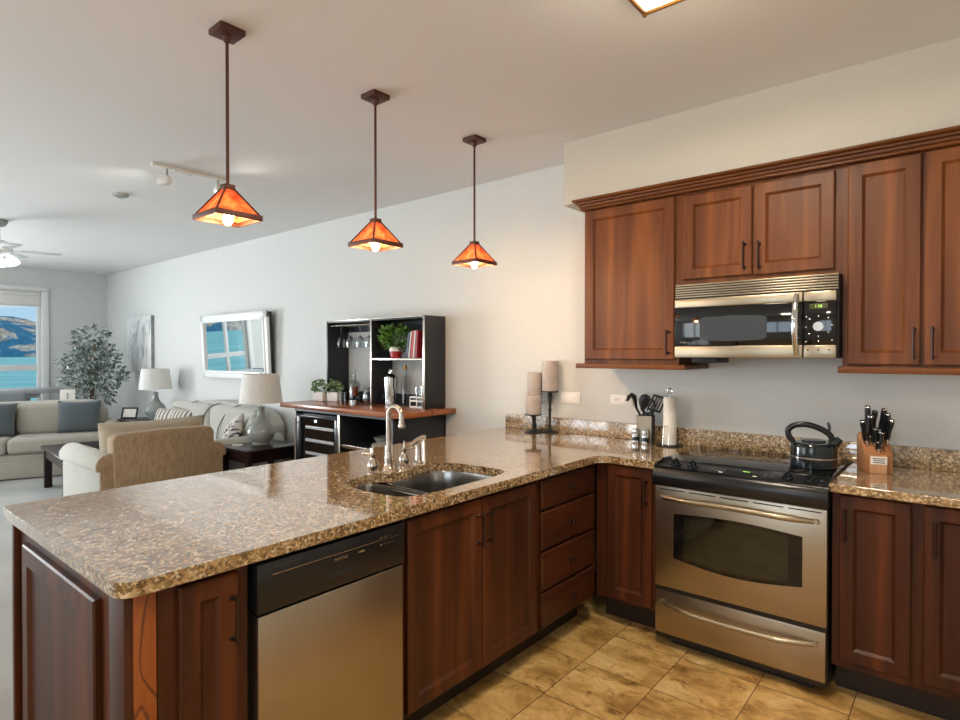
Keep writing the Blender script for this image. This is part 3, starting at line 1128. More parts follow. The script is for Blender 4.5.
for k in range(4):
    b = bmesh.new()
    vs = [(-s0, -s0, zt), (s0, -s0, zt), (s1, -s1, zb), (-s1, -s1, zb)]
    vv = [b.verts.new(v) for v in vs]
    vi = [b.verts.new((v[0], v[1] + .003, v[2] - .002)) for v in vs]
    b.faces.new(vv)
    b.faces.new(vi[::-1])
    for i in range(4):
        b.faces.new((vv[i], vi[i], vi[(i + 1) % 4], vv[(i + 1) % 4]))
    bmesh.ops.recalc_face_normals(b, faces=b.faces)
    m = MB()
    m._merge(b)
    m.xf(Matrix.Rotation(k * pi / 2, 4, 'Z'))
    m.build('glass_pane', 'mica', pend, smooth=False)
MB().lathe([(0, -.022), (.012, -.018), (.020, -.004), (.020, .010), (.012, .032), (.011, .045), (0, .046)]).build('bulb', 'bulb', pend)
MB().cyl((0, 0, .046), (0, 0, .124), .014).build('socket', 'rust', pend)
PY = (-2.303, -1.533, -.760)
pl = ['mission-style pendant lamp nearest the camera, hanging over the near end of the peninsula', 'middle one of the three amber glass pendant lamps', 'farthest amber glass pendant lamp, closest to the kitchen wall']
pend['label'] = pl[0]
for i in (1, 2):
    dup(pend, (-1.098, PY[i], 2.0), 0, pl[i])
for i, y in enumerate(PY):
    light('pendant_glow', 'POINT', (-1.098, y, 2.0 - .045), 12, (1.0, 0.62, 0.30), 0.02)
    light('pendant_shade_glow', 'POINT', (-1.098 + .03, y - .03, 2.055), 1.9, (1.0, 0.66, 0.34), 0.015)

# flush ceiling lamp
r = thing('ceiling_lamp', 'square brass-framed ceiling lamp at the top edge of the picture', 'ceiling lamp', (.289, -1.765, CZ))
MB().box(.02, .313, .02, .313, -.05, 0).build('base', 'white', r)
fr = MB()
brs = plain('aged_brass', srgb(150, 112, 60), 0.35, 0.9)
M['brass'] = brs
for z in (-.075, -.055):
    fr.box(0, .333, 0, .012, z, z + .012, .002).box(0, .333, .321, .333, z, z + .012, .002).box(0, .012, 0, .333, z, z + .012, .002).box(.321, .333, 0, .333, z, z + .012, .002)
for a in (0, .321):
    for c in (0, .321):
        fr.box(a, a + .012, c, c + .012, -.080, -.03, .002)
fr.build('frame', 'brass', r)
MB().box(.012, .321, .012, .321, -.068, -.04, .004).build('diffuser', 'diffuser', r)
MB().sphere((.333, .333, -.082), .006).build('finial', 'brass', r)

# ------------------------------------------------------------ counter objects
def candle(label, x, y, foot, hh, rc, hc, style):
    r = thing('candle_holder', label + ' holder', 'candle holder', (x, y, .914), 0, 'black candle holders')
    h = hh
    MB().lathe([(0, 0), (foot, 0), (foot, .004), (foot * .6, .010), (.016, .018), (.010, .03), (.013, .045), (.009, .06), (.008, h * .5), (.012, h * .55), (.008, h * .6), (.013, h * .82), (.017, h * .9), (.012, h - .012), (rc + .004, h - .006), (rc + .006, h), (0, h)], seg=28).build('stand', 'black_m', r)
    c = thing('pillar_candle', label + ' itself', 'candle', (x, y, .914 + h + .0005), 0, 'taupe pillar candles')
    MB().lathe([(0, .0), (rc - .002, 0), (rc, .003), (rc, hc - .004), (rc - .003, hc), (rc * .7, hc - .004), (0, hc - .006)], seg=28).build('wax', 'candle', c)
    MB().cyl((0, 0, hc - .006), (.001, 0, hc + .008), .001, seg=6).build('wick', 'black_m', c)
    return r, c


a, b = candle('x', -1.090, -.140, .066, .128, .055, .128, 0)
a['label'] = 'shortest turned black candle holder, in front on the left'
b['label'] = 'squat taupe pillar candle, lowest of the three'
a, b = candle('x', -1.120, -.080, .052, .205, .052, .210, 0)
a['label'] = 'middle-height black candle holder, mostly hidden behind the short one'
b['label'] = 'taupe pillar candle of middle height, standing behind the squat one'
a, b = candle('x', -1.005, -.065, .060, .288, .054, .208, 0)
a['label'] = 'tallest slender black candle holder, on the right of the three'
b['label'] = 'taupe pillar candle on the tallest holder'

# wall plates
r = thing('switch_plate', 'blank white wall plate beside the tallest candle', 'wall plate', (-.876, -.0005, 1.157))
MB().box(-.078, .078, -.006, 0, -.04, .04, .003).build('plate', 'plate', r)
MB().box(.035, .044, -.009, -.004, -.012, .012, .002).build('toggle', 'plate', r)
r = thing('outlet_plate', 'white double outlet plate on the wall behind the utensil crock', 'outlet', (-.500, -.0005, 1.162))
MB().box(-.078, .078, -.006, 0, -.032, .032, .003).build('plate', 'plate', r)
for x_ in (-.035, .035):
    o = MB().box(x_ - .024, x_ + .024, -.008, -.004, -.018, .018, .006).build('socket', 'plate', r)
    MB().box(x_ - .008, x_ - .005, -.0088, -.0075, -.006, .006).box(x_ + .005, x_ + .008, -.0088, -.0075, -.006, .006).build('slots', 'black_m', o)

# utensil holder
r = thing('utensil_crock', 'square stainless utensil holder with a black back', 'utensil holder', (-.300, -.082, .914), radians(14))
hb = MB()
wv = .046
hb.box(-wv, wv, -wv, -wv + .003, 0, .168).box(-wv, -wv + .003, -wv, wv, 0, .168).box(-wv, wv, -wv, wv, 0, .004)
hb.build('steel_front', 'steel', r)
MB().box(wv - .004, wv + .002, -wv - .002, wv + .002, 0, .170, .001).box(-wv - .002, wv, wv - .004, wv + .002, 0, .170, .001).build('black_back', 'black_m', r)


def utensil(kind, label, x, y, lean, h, rz):
    r = thing(kind, label, 'cooking utensil', (-.300 + x, -.082 + y, .920), rz, 'black cooking utensils')
    MB().tube([(0, 0, 0), (lean * .12, 0, h * .30), (lean * .3, 0, h * .56), (lean * .8, 0, h * .72)], [.006, .006, .006, .006], 10).build('shaft', 'black', r)
    tip = (lean * .8, 0, h * .72)
    if kind == 'ladle':
        MB().tube([tip, (lean * .95, 0, h * .9), (lean * 1.1, 0, h * .97), (lean * 1.35, 0, h), (lean * 1.65, 0, h * .96), (lean * 1.9, 0, h * .86)], [.006, .010, .014, .014, .012, .006], 12, flat=1.8).build('head', 'black', r)
    elif kind == 'serving_spoon':
        m = MB()
        pts = [(.0, -.02), (.012, .0), (.024, .03), (.028, .055), (.022, .08), (.0, .092), (-.022, .08), (-.028, .055), (-.024, .03), (-.012, .0)]
        m.prism([(a_, b_) for a_, b_ in pts], -.004, .004, 'y', .002)
        m.xf(Matrix.Translation((tip[0], 0, tip[2])) @ Matrix.Rotation(.15, 4, 'Y'))
        m.build('head', 'black', r)
    elif kind == 'skimmer':
        m = MB()
        ring = [(.033 * cos(2 * pi * i / 24), 0, .040 + .044 * sin(2 * pi * i / 24)) for i in range(25)]
        m.tube(ring, .006, 8)
        for k in (-.015, 0, .015):
            m.tube([(k, 0, .008), (k, 0, .075)], .0022, 6)
        m.xf(Matrix.Translation(tip) @ Matrix.Rotation(.1, 4, 'Y'))
        m.build('head', 'black', r)
    else:
        m = MB()
        m.box(-.034, -.026, -.003, .003, 0, .10, .001).box(.026, .034, -.003, .003, 0, .10, .001).box(-.034, .034, -.003, .003, .088, .10, .001).box(-.034, .034, -.003, .003, 0, .012, .001)
        for k in (-.013, 0, .013):
            m.box(k - .003, k + .003, -.002, .002, .01, .09)
        m.xf(Matrix.Translation(tip) @ Matrix.Rotation(.35, 4, 'Y') @ Matrix.Translation((0, 0, -.01)))
        m.build('head', 'black', r)
    r.scale = (1.22, 1.22, 1.0)
    return r


utensil('ladle', 'black ladle with its head drooping left over the crock', -.018, .00, -.042, .285, radians(10))
utensil('serving_spoon', 'solid black serving spoon upright in the crock', -.012, .012, -.01, .28, radians(25))
utensil('skimmer', 'black looped skimmer in the middle of the crock', .004, -.015, .012, .25, radians(35))
utensil('slotted_turner', 'black slotted turner leaning right in the crock', .020, .004, .030, .275, radians(30))


SHX0, SHY0, SHX1, SHY1 = -.327, -.166, -.265, -.167


def shaker(label, x, y):
    r = thing('salt_shaker', label, 'shaker', (x, y, .914), 0, 'glass shakers')
    MB().lathe([(0, 0), (.023, 0), (.024, .003), (.0215, .03), (.021, .062), (.018, .068), (0, .068)]).build('body', 'chrome', r)
    MB().lathe([(.0225, .022), (.0228, .024), (.0222, .045), (.0218, .047)]).build('band', 'glossblack', r)
    MB().lathe([(.0185, .066), (.0195, .068), (.0195, .082), (.015, .092), (0, .096)]).build('cap', 'chrome', r)
    return r


shaker('chrome shaker with a dark band, left of the pair before the utensil crock', SHX0, SHY0)
shaker('chrome shaker with a dark band, right of the pair before the utensil crock', SHX1, SHY1)

# paper towel holder
r = thing('paper_towel_holder', 'wire paper towel holder with a looped top', 'towel holder', (-.140, -.102, .914))
MB().lathe([(0, 0), (.075, 0), (.078, .004), (.070, .007), (0, .008)]).build('base', 'black_m', r)
lp = [(0, 0, .006), (0, 0, .305)] + [(.014 * sin(radians(a)), 0, .325 - .016 * cos(radians(a))) for a in range(20, 360, 25)] + [(0, 0, .305)]
MB().tube(lp, .003, 8).build('post', 'chrome', r)
MB().tube([(.016, -.056, .006), (.016, -.046, .10), (.010, -.046, .118), (-.002, -.046, .122), (-.014, -.046, .118), (-.020, -.046, .10), (-.020, -.056, .006)], .0022, 8).build('guard', 'nickel', r)
r = tag(MB().lathe([(.012, 0), (.036, 0), (.038, .004), (.037, .272), (.035, .280), (.012, .280), (.012, 0)], seg=28).build('paper_towel_roll', 'paper', loc=(-.140, -.102, .9225)), 'slim white paper towel roll on the wire holder', 'paper towel')

# kettle on the right rear burner
r = thing('kettle', 'dark teal enamel kettle with arched black handle on the cooktop', 'kettle', (.650, -.330, .9230), radians(10))
MB().lathe([(0, 0), (.093, 0), (.098, .004), (.099, .03), (.099, .095), (.096, .108), (.088, .116), (.060, .120), (0, .124)], seg=40).build('body', 'glossblack', r)
MB().lathe([(.0985, .044), (.1005, .046), (.1005, .051), (.0985, .053)], seg=40).build('band', 'nickel', r)
MB().lathe([(0, .118), (.052, .119), (.050, .128), (.030, .131), (0, .132)], seg=28).build('lid', 'glossblack', r)
MB().tube([(.066, 0, .095), (.092, 0, .120), (.108, 0, .140)], [.026, .021, .015], 16).build('spout', 'glossblack', r)
hp = curve_pts([(-.084, 0, .112), (-.104, 0, .140), (-.106, 0, .168), (-.080, 0, .191), (-.030, 0, .198), (.025, 0, .182), (.065, 0, .156), (.078, 0, .128)], 5)
MB().tube(hp, [.0105] * len(hp), 12, flat=1.3).tube([(.062, 0, .165), (.064, 0, .190), (.058, 0, .212)], [.008, .007, .005], 10).build('handle', 'black', r)

# knife block with knives
M['maple'] = wood('maple_block', srgb(150, 100, 64), srgb(176, 122, 80), srgb(196, 146, 102))
M['maple_light'] = wood('maple_slot', srgb(190, 136, 98), srgb(206, 156, 118), srgb(220, 174, 138))
bx0, by0 = .878, -.205
r = thing('knife_block', 'maple wood knife block with a small white label', 'knife block', (bx0, by0, .914), radians(20))
MB().prism([(-.068, 0), (.070, 0), (.070, .16), (.030, .175), (-.068, .085)], -.055, .055, 'x', .004).build('block', 'maple', r)
MB().box(-.040, .028, -.092, -.067, 0, .082, .003).build('sharpening_slot', 'maple_light', r)
MB().box(-.038, .026, -.0935, -.092, .044, .079).build('label', 'paper', r)
lt = MB()
for i, w_ in enumerate((.05, .042, .048)):
    lt.box(-.006 - w_ / 2, -.006 + w_ / 2, -.0942, -.0934, .068 - i * .009, .0715 - i * .009)
lt.build('print', 'black_m', r)
kn = thing('kitchen_knife', 'k', 'knife', (0, 0, 0), 0, 'knives in the block')
MB().tube([(0, 0, -.085), (0, 0, .0)], .004, 6, flat=2.5).build('blade', 'chrome', kn)
MB().tube([(0, 0, 0), (0, .004, .02), (0, .002, .05), (0, -.006, .085), (0, -.004, .100)], [.008, .0095, .0085, .0100, .0095], 10, flat=1.4).build('grip', 'black', kn)
MB().sphere((0, -.004, .102), .0112, (1, 1.35, .8), 12, 8).build('end_cap', 'chrome', kn)
MB().lathe([(.0085, 0), (.0105, .001), (.0105, .006), (.0085, .007)]).build('bolster', 'chrome', kn)
ks = [(-.040, -.03, .105, -22, .95, 'knife at the far left of the block, tilted left'), (-.022, .02, .150, -6, 1.1, 'tallest knife handle, back row left of centre'), (-.018, -.01, .125, -4, .95, 'knife just in front of the tallest handle'),
      (.002, .03, .155, 2, .85, 'thin black sharpening steel handle at the back centre'), (.034, .03, .155, 8, .95, 'knife at the back right of the block'), (.042, .01, .135, 10, .95, 'knife in the middle of the right column'),
      (.046, -.015, .110, 14, .95, 'lowest knife of the right column'), (-.006, -.035, .098, -2, .7, 'short knife at the front left of centre'), (.012, -.04, .092, 3, .6, 'small paring knife at the front centre'), (.002, -.055, .075, 0, .35, 'short dark kitchen shears handle at the lowest front slot')]
ca, sa = cos(radians(20)), sin(radians(20))
for i, (x_, y_, z_, lean, sc_, lb) in enumerate(ks):
    k = kn if i == 0 else dup(kn)
    k['label'] = lb
    k.location = (bx0 + x_ * ca - y_ * sa, by0 + x_ * sa + y_ * ca, .914 + z_ + .034)
    k.rotation_euler = (radians(7), radians(lean * .55), radians(20))
    k.scale = (1.25, 1.25, sc_)

exec_marker = True
# ------------------------------------------------------------ bar cabinet, hutch and their contents
BX0, BX1, BYF = -3.335, -2.049, -.571
TOPZ = 1.022
r = thing('bar_cabinet', 'black bar cabinet with an open shelf bay under the wood top', 'cabinet', (BX0, BYF, 0))
wB = BX1 - BX0
dB = -BYF - .004
MB().box(0, .02, 0, dB, 0, .98, .002).box(wB - .02, wB, 0, dB, 0, .98, .002).box(0, wB, dB - .015, dB, 0, .98).box(0, wB, 0, dB, .962, .98).box(0, wB, .02, dB, .0, .06).build('body', 'black_unit', r)
MB().box(.625, .645, -.002, dB - .016, .06, .962, .002).build('divider', 'black_unit', r)
MB().box(.622, .648, -.006, -.0025, .06, .962, .001).build('metal_strip', 'nickel', r)
MB().box(.645, wB - .02, .01, dB - .016, .700, .722, .002).build('shelf', 'black_unit', r)
MB().box(.645, wB - .02, .004, .010, .698, .726, .001).build('shelf_edge', 'nickel', r)
M['walnut'] = wood('warm_walnut_top', srgb(116, 64, 40), srgb(150, 88, 56), srgb(176, 112, 74), rough=0.22, axis='x')
r = tag(MB().box(-3.545, -1.935, -.592, -.003, .982, TOPZ, .004).build('wooden_countertop', 'walnut'), 'reddish wooden countertop of the black bar cabinet', 'countertop')
# wine cooler
r = thing('wine_cooler', 'black glass-door wine cooler in the left bay of the bar cabinet', 'wine cooler', (-3.312, -.566, .0605))
MB().box(0, .598, .03, .52, 0, .88, .004).build('body', 'black_m', r)
d = MB().box(.0, .598, -.006, .026, .850, .868, .003).box(0, .06, -.006, .026, 0, .868, .003).box(.545, .598, -.006, .026, 0, .868, .003).box(0, .598, -.006, .026, 0, .05, .003).build('door', 'black', r)
MB().box(.06, .545, .004, .010, .05, .850).build('door_glass', 'blackglass', d)
MB().cyl((.030, -.035, .25), (.030, -.035, .845), .009, seg=12).cyl((.030, -.035, .29), (.030, 0, .29), .006).cyl((.030, -.035, .80), (.030, 0, .80), .006).build('handle', 'nickel', d)
for z in (.755, .645, .535, .425, .315, .205):
    MB().box(.13, .53, -.004, .003, z, z + .026, .003).build('rack_front', 'greytop', d)
MB().sphere((.275, .001, .825), .011, (1.2, .6, 1), 12, 8).build('light', 'led', d)

# hutch
HY = -.240
r = thing('bar_hutch', 'black open-backed hutch standing on the wooden bar top', 'shelf unit', (BX0, HY, TOPZ + .0005))
hh = 1.762 - TOPZ
dH = -HY - .006
MB().box(0, .022, 0, dH, 0, hh, .002).build('side_panel', 'black_unit', r)
MB().box(wB - .022, wB, 0, dH, 0, hh, .002).build('side_panel', 'black_unit', r)
MB().box(.022, wB - .022, 0, dH, hh - .022, hh, .002).build('top_panel', 'black_unit', r)
MB().box(.626, .644, 0, dH, 0, hh - .022, .002).build('divider', 'black_unit', r)
MB().box(.644, wB - .022, .0, dH, .382, .402, .002).build('shelf', 'black_unit', r)
for a0, a1, b0, b1 in ((.022, .626, 0, .09), (.644, wB - .022, 0, .09), (.644, wB - .022, hh - .11, hh - .022), (.022, .626, hh - .10, hh - .022)):
    MB().box(a0, a1, dH - .012, dH, b0, b1).build('back_rail', 'black_unit', r)
st = MB()
st.box(0, wB, -.003, 0, hh - .008, hh, .001).box(.626, .644, -.003, 0, 0, hh, .001).box(wB - .022, wB, -.003, 0, 0, hh, .001).box(.644, wB - .022, -.003, 0, .384, .400, .001)
st.build('metal_edge', 'nickel', r)
rk = MB()
for y_ in (.03, .19):
    rk.cyl((.022, y_, hh - .045), (.626, y_, hh - .045), .003, seg=8)
for i in range(9):
    rk.cyl((.06 + i * .065, .02, hh - .048), (.06 + i * .065, .2, hh - .048), .003, seg=8)
rk.build('stemware_rack', 'nickel', r)
HX, HYY, HZ = BX0, HY, TOPZ

wg = thing('wine_glass', 'w', 'wine glass', (0, 0, 0), 0, 'stemmed glasses hanging in the hutch')
# hanging upside down: foot on top
MB().lathe([(0, 0), (.032, 0), (.032, .002), (.006, .006), (.0035, .012), (.0035, .085), (.008, .095), (.030, .120), (.040, .148), (.040, .165), (.034, .200), (.0325, .200), (.038, .165), (.038, .148), (.028, .122), (0, .098)], seg=20,
           mat=Matrix.Rotation(pi, 4, 'X')).build('glass_body', 'glass', wg)
gl = [(-3.245, -.145, 'leftmost'), (-3.105, -.145, 'second from the left'), (-2.965, -.145, 'third from the left'), (-2.835, -.145, 'rightmost')]
for i, (x_, y_, nm) in enumerate(gl):
    k = wg if i == 0 else dup(wg)
    k['label'] = 'clear wine glass hanging upside down in the hutch, %s of four' % nm
    k.location = (x_, y_, HZ + hh - .0435)


def leaves(m, c, rad, n, size, rnd, squash=1.0, up=0.3):
    """n small folded leaves scattered through an ellipsoid."""
    for _ in range(n):
        while True:
            p = Vector((rnd.uniform(-1, 1), rnd.uniform(-1, 1), rnd.uniform(-1, 1)))
            if 0.15 < p.length < 1:
                break
        p = Vector((p.x * rad[0], p.y * rad[1], p.z * rad[2])) + Vector(c)
        d = (p - Vector(c))
        d = (d.normalized() + Vector((rnd.uniform(-.8, .8), rnd.uniform(-.8, .8), rnd.uniform(-.6, .6) + up))).normalized()
        s = size * rnd.uniform(.7, 1.25)
        side = d.cross(Vector((rnd.uniform(-1, 1), rnd.uniform(-1, 1), rnd.uniform(-1, 1)))).normalized()
        nr = d.cross(side)
        a = m.bm.verts.new(p)
        b = m.bm.verts.new(p + d * s * .5 + side * s * .28 + nr * s * .08)
        e = m.bm.verts.new(p + d * s - nr * s * .05)
        f_ = m.bm.verts.new(p + d * s * .5 - side * s * .28 + nr * s * .08)
        g_ = m.bm.verts.new(p + d * s * .5)
        m.bm.faces.new((a, b, e, g_))
        m.bm.faces.new((a, g_, e, f_))
    return m


def leafmat(name, a, b, c):
    t = NT(name)
    v = t.coords()
    n = t.noise(v, 22, 3, 0.6)
    col = t.ramp(n, [(0.35, a), (0.5, b), (0.68, c)])
    t.setp(color=col, rough=0.4)
    return t.m


M['herb'] = leafmat('herb_leaf', srgb(40, 84, 26), srgb(74, 122, 42), srgb(120, 160, 70))
M['red'] = plain('red_ceramic', srgb(176, 34, 40), 0.3)
rnd = random.Random(11)
r = thing('potted_herb', 'bushy green plant in a red pot on the hutch shelf', 'plant', (-2.505, -.13, HZ + .4032))
MB().lathe([(0, 0), (.048, 0), (.055, .05), (.058, .09), (.052, .09), (.048, .06), (0, .06)]).build('pot', 'red', r)
MB().lathe([(.0585, .055), (.0595, .075), (.06, .092), (.054, .092)]).build('pot_rim', 'plate', r)
leaves(MB(), (0, -.01, .17), (.17, .10, .10), 420, .042, rnd).build('foliage', 'herb', r, smooth=False)

bkc = [('book', (-2.262, .022, .205), srgb(66, 74, 96), 'slim blue-grey book at the left of the shelf row', -8), ('book', (-2.235, .018, .215), srgb(210, 208, 205), 'white-spined book next to the blue-grey one', -8),
       ('book', (-2.207, .024, .222), srgb(190, 60, 64), 'thick red book in the middle of the shelf row', -7), ('book', (-2.180, .016, .218), srgb(225, 222, 220), 'white book between the two red ones', -6), ('book', (-2.155, .022, .222), srgb(150, 36, 48), 'dark red book against the right side of the hutch', -4)]
for i, (nm, (x_, th, h_), col, lb, lean) in enumerate(bkc):
    M['bk%d' % i] = plain('book_cover_%d' % i, col, 0.5)
    k = thing('book', lb, 'book', (x_ - .025, -.225, HZ + .4032 + .0015), 0, 'books on the hutch shelf')
    a = MB().box(0, .0015, 0, .16, 0, h_).box(th - .0015, th, 0, .16, 0, h_).box(0, th, 0, .0015, 0, h_).xf(Matrix.Rotation(radians(-lean), 4, 'Y')).build('cover', 'bk%d' % i, k)
    MB().box(.0015, th - .0015, .0015, .155, .003, h_ - .003).xf(Matrix.Rotation(radians(-lean), 4, 'Y')).build('pages', 'paper', k)

# items on the bar top
M['flower'] = leafmat('white_green_flower', srgb(60, 100, 50), srgb(130, 160, 110), srgb(225, 230, 215))
for i, (x_, y_, n_) in enumerate(((-3.425, -.245, 'left'), (-3.275, -.195, 'right'))):
    r = thing('flower_box', 'small white planter with greenery, %s of the pair at the left of the bar top' % n_, 'planter', (x_, y_, TOPZ + .0005), radians(12), 'small planters on the bar')
    MB().box(-.06, .06, -.04, .04, 0, .085, .004).build('pot', 'plate', r)
    leaves(MB(), (0, 0, .125), (.085, .055, .06), 200, .030, rnd).build('foliage', 'herb' if i == 0 else 'flower', r, smooth=False)
r = thing('glass_tumbler', 'short clear glass between the planters and the decanter', 'glass', (-3.165, -.19, TOPZ + .0005))
MB().lathe([(0, 0), (.034, 0), (.038, .085), (.036, .085), (.032, .006), (0, .006)]).build('glass_body', 'glass', r)
r = thing('decanter', 'glass decanter half full of amber liquor', 'decanter', (-3.065, -.13, TOPZ + .0005))
MB().lathe([(0, .02), (.050, .02), (.052, .026), (.052, .15), (.035, .185), (.016, .20), (.014, .245), (.020, .25), (.012, .25), (.012, .20), (.030, .18), (.048, .148), (.048, .026), (0, .024)]).build('glass_body', 'glass', r)
MB().lathe([(0, .055), (.047, .055), (.047, .145), (0, .146)]).build('liquor', 'amber', r)
MB().lathe([(0, .25), (.010, .25), (.010, .26), (.018, .275), (.014, .295), (0, .30)]).build('stopper', 'glass', r)
MB().lathe([(0, 0), (.055, 0), (.055, .018), (0, .02)]).build('stand', 'chrome', r)
r = thing('glass_pitcher', 'round clear glass pitcher at the hutch divider', 'pitcher', (-2.790, -.175, TOPZ + .0005))
MB().lathe([(0, 0), (.040, 0), (.065, .03), (.070, .07), (.060, .105), (.050, .125), (.054, .14), (.051, .14), (.047, .125), (.057, .104), (.066, .07), (.062, .032), (.038, .006), (0, .006)]).build('glass_body', 'glass', r)
MB().tube([(.066, 0, .10), (.09, 0, .10), (.095, 0, .07), (.085, 0, .045), (.066, 0, .045)], .005, 8).build('handle', 'glass', r)
r = thing('cocktail_shaker', 'tall polished steel cocktail shaker with amber reflections', 'shaker', (-2.55, -.15, TOPZ + .0005))
MB().lathe([(0, 0), (.046, 0), (.050, .004), (.058, .18), (.060, .235), (0, .235)]).build('body', 'chrome', r)
MB().lathe([(.0605, .235), (.056, .245), (.030, .265), (.018, .27), (.018, .30), (.012, .31), (0, .311)]).build('lid', 'chrome', r)
r = thing('corked_bottle', 'slim clear bottle with a gold top behind the shaker', 'bottle', (-2.452, -.075, TOPZ + .0005))
MB().lathe([(0, 0), (.034, 0), (.034, .19), (.014, .235), (.012, .30), (0, .30)]).build('glass_body', 'glass', r)
MB().lathe([(0, .30), (.015, .30), (.015, .34), (0, .342)]).build('cap', 'brass', r)
r = thing('dark_bottle', 'thin dark pourer bottle left of the steel shaker', 'bottle', (-2.70, -.10, TOPZ + .0005))
MB().lathe([(0, 0), (.028, 0), (.028, .15), (.011, .19), (.010, .25), (0, .25)]).build('glass_body', 'glass', r)
MB().tube([(0, 0, .25), (0, 0, .275), (-.02, 0, .29)], [.008, .006, .004], 8).build('pourer', 'black', r)
r = thing('bar_caddy', 'white wire caddy with napkins and tools at the right of the hutch', 'caddy', (-2.185, -.150, TOPZ + .0005), radians(4))
c = MB()
for z in (.0, .05, .08):
    c.box(-.075, .075, -.055, -.050, z, z + .012, .001).box(-.075, .075, .050, .055, z, z + .012, .001).box(-.075, -.070, -.055, .055, z, z + .012, .001).box(.070, .075, -.055, .055, z, z + .012, .001)
c.box(-.075, .075, -.055, .055, 0, .006)
for x_ in (-.0725, 0, .0725):
    c.box(x_ - .003, x_ + .003, -.055, -.050, 0, .09)
c.build('rack', 'plate', r)
for i, (x_, n_, rr, h_) in enumerate(((-.04, 'left', .018, .16), (.03, 'right', .026, .175))):
    k = thing('bar_tumbler', 'clear tumbler standing in the white caddy, %s one' % n_, 'glass', (-2.185 + x_, -.150, TOPZ + .0075), 0, 'tumblers in the caddy')
    MB().lathe([(0, 0), (rr * .85, 0), (rr, h_), (rr * .94, h_), (rr * .8, .005), (0, .005)]).build('glass_body', 'glass', k)
# bowls and plates in the open bay
SZ = .7225
k = tag(MB().lathe([(0, 0), (.05, 0), (.085, .055), (.088, .062), (.083, .060), (.045, .008), (0, .008)]).build('bowl', 'grey_ceramic', loc=(-2.43, -.33, SZ)), 'grey bowl on the open shelf of the bar cabinet', 'bowl')
k = tag(MB().lathe([(0, 0), (.05, 0), (.085, .055), (.088, .072), (.083, .070), (.045, .008), (0, .008)]).build('bowl', 'black_m', loc=(-2.22, -.31, SZ)), 'dark bowl at the back right of the open shelf', 'bowl')
for i in range(3):
    k = tag(MB().lathe([(0, 0), (.055, 0), (.09, .010), (.095, .016), (.09, .014), (.05, .004), (0, .004)]).build('plate', 'white', loc=(-2.26, -.48, SZ + i * .011)),
            ('lowest', 'middle', 'top')[i] + ' plate of the small white stack on the open shelf', 'plate', 'stacked white plates')

# ------------------------------------------------------------ wall art and mirror
r = thing('framed_mirror', 'white framed wall mirror reflecting the lake window', 'mirror', (-5.37, -.050, 1.170))
mw, mh = 1.56, .76
m = MB()
for a in ((-mw / 2, mw / 2, 0, .075), (-mw / 2, mw / 2, mh - .075, mh), (-mw / 2, -mw / 2 + .075, 0, mh), (mw / 2 - .075, mw / 2, 0, mh)):
    m.box(a[0], a[1], -.035, 0, a[2], a[3], .008)
for a in ((-mw / 2 + .06, mw / 2 - .06, .06, .09), (-mw / 2 + .06, mw / 2 - .06, mh - .09, mh - .06), (-mw / 2 + .06, -mw / 2 + .09, .06, mh - .06), (mw / 2 - .09, mw / 2 - .06, .06, mh - .06)):
    m.box(a[0], a[1], -.045, -.02, a[2], a[3], .006)
tilt = Matrix.Rotation(radians(2.6), 4, 'X')
m.xf(tilt).build('frame', 'trim', r)
MB().box(-mw / 2 + .08, mw / 2 - .08, -.022, -.018, .08, mh - .08).xf(tilt).build('mirror_glass', 'mirror', r)
MB().box(-mw / 2 + .01, mw / 2 - .002, -.001, .03, .01, mh - .01).xf(tilt).build('backing', 'black_m', r)
t = NT('abstract_canvas_paint')
v = t.coords((1.4, 1, 0.8))
n = t.noise(v, 2.4, 7, 0.65, 1.4)
n2 = t.noise(v, 6, 5, 0.6)
c = t.ramp(n, [(0.28, srgb(90, 98, 108)), (0.36, srgb(170, 176, 180)), (0.46, srgb(220, 222, 222)), (0.62, srgb(236, 236, 234))])
c = t.mix(c, t.ramp(n2, [(0.34, (0.55, 0.57, 0.6, 1)), (0.48, (1, 1, 1, 1))]), 0.6, 'MULTIPLY')
t.setp(color=c, rough=0.7)
M['art'] = t.m
r = thing('canvas_painting', 'abstract white and grey canvas on the wall near the ficus', 'painting', (-8.30, -.001, 1.205))
MB().box(-.46, .455, -.045, -.040, 0, .815, .002).build('canvas', 'art', r)
MB().box(-.455, .455, -.040, 0, .002, .813).build('stretcher', 'grey_ceramic', r)

# ------------------------------------------------------------ living room furniture
def cushion(w_, h_, t_, pinch=.12, n=14):
    """A pillow standing in the xz plane, centred on its bottom edge, thickness along y."""
    b = bmesh.new()
    def P(i, j, s):
        u, v_ = 2 * i / n - 1, 2 * j / n - 1
        th = t_ / 2 * ((1 - abs(u) ** 2.6) * (1 - abs(v_) ** 2.6)) ** .5
        k = 1 - pinch * (1 - abs(u)) * abs(v_) * .5
        k2 = 1 - pinch * (1 - abs(v_)) * abs(u) * .5
        return Vector((u * w_ / 2 * k2, s * th, h_ / 2 + v_ * h_ / 2 * k))
    F = [[b.verts.new(P(i, j, -1)) for j in range(n + 1)] for i in range(n + 1)]
    B = [[F[i][j] if i in (0, n) or j in (0, n) else b.verts.new(P(i, j, 1)) for j in range(n + 1)] for i in range(n + 1)]
    for i in range(n):
        for j in range(n):
            b.faces.new((F[i][j], F[i + 1][j], F[i + 1][j + 1], F[i][j + 1]))
            b.faces.new((B[i][j], B[i][j + 1], B[i + 1][j + 1], B[i + 1][j]))
    bmesh.ops.recalc_face_normals(b, faces=b.faces)
    m = MB()
    m._merge(b)
    return m


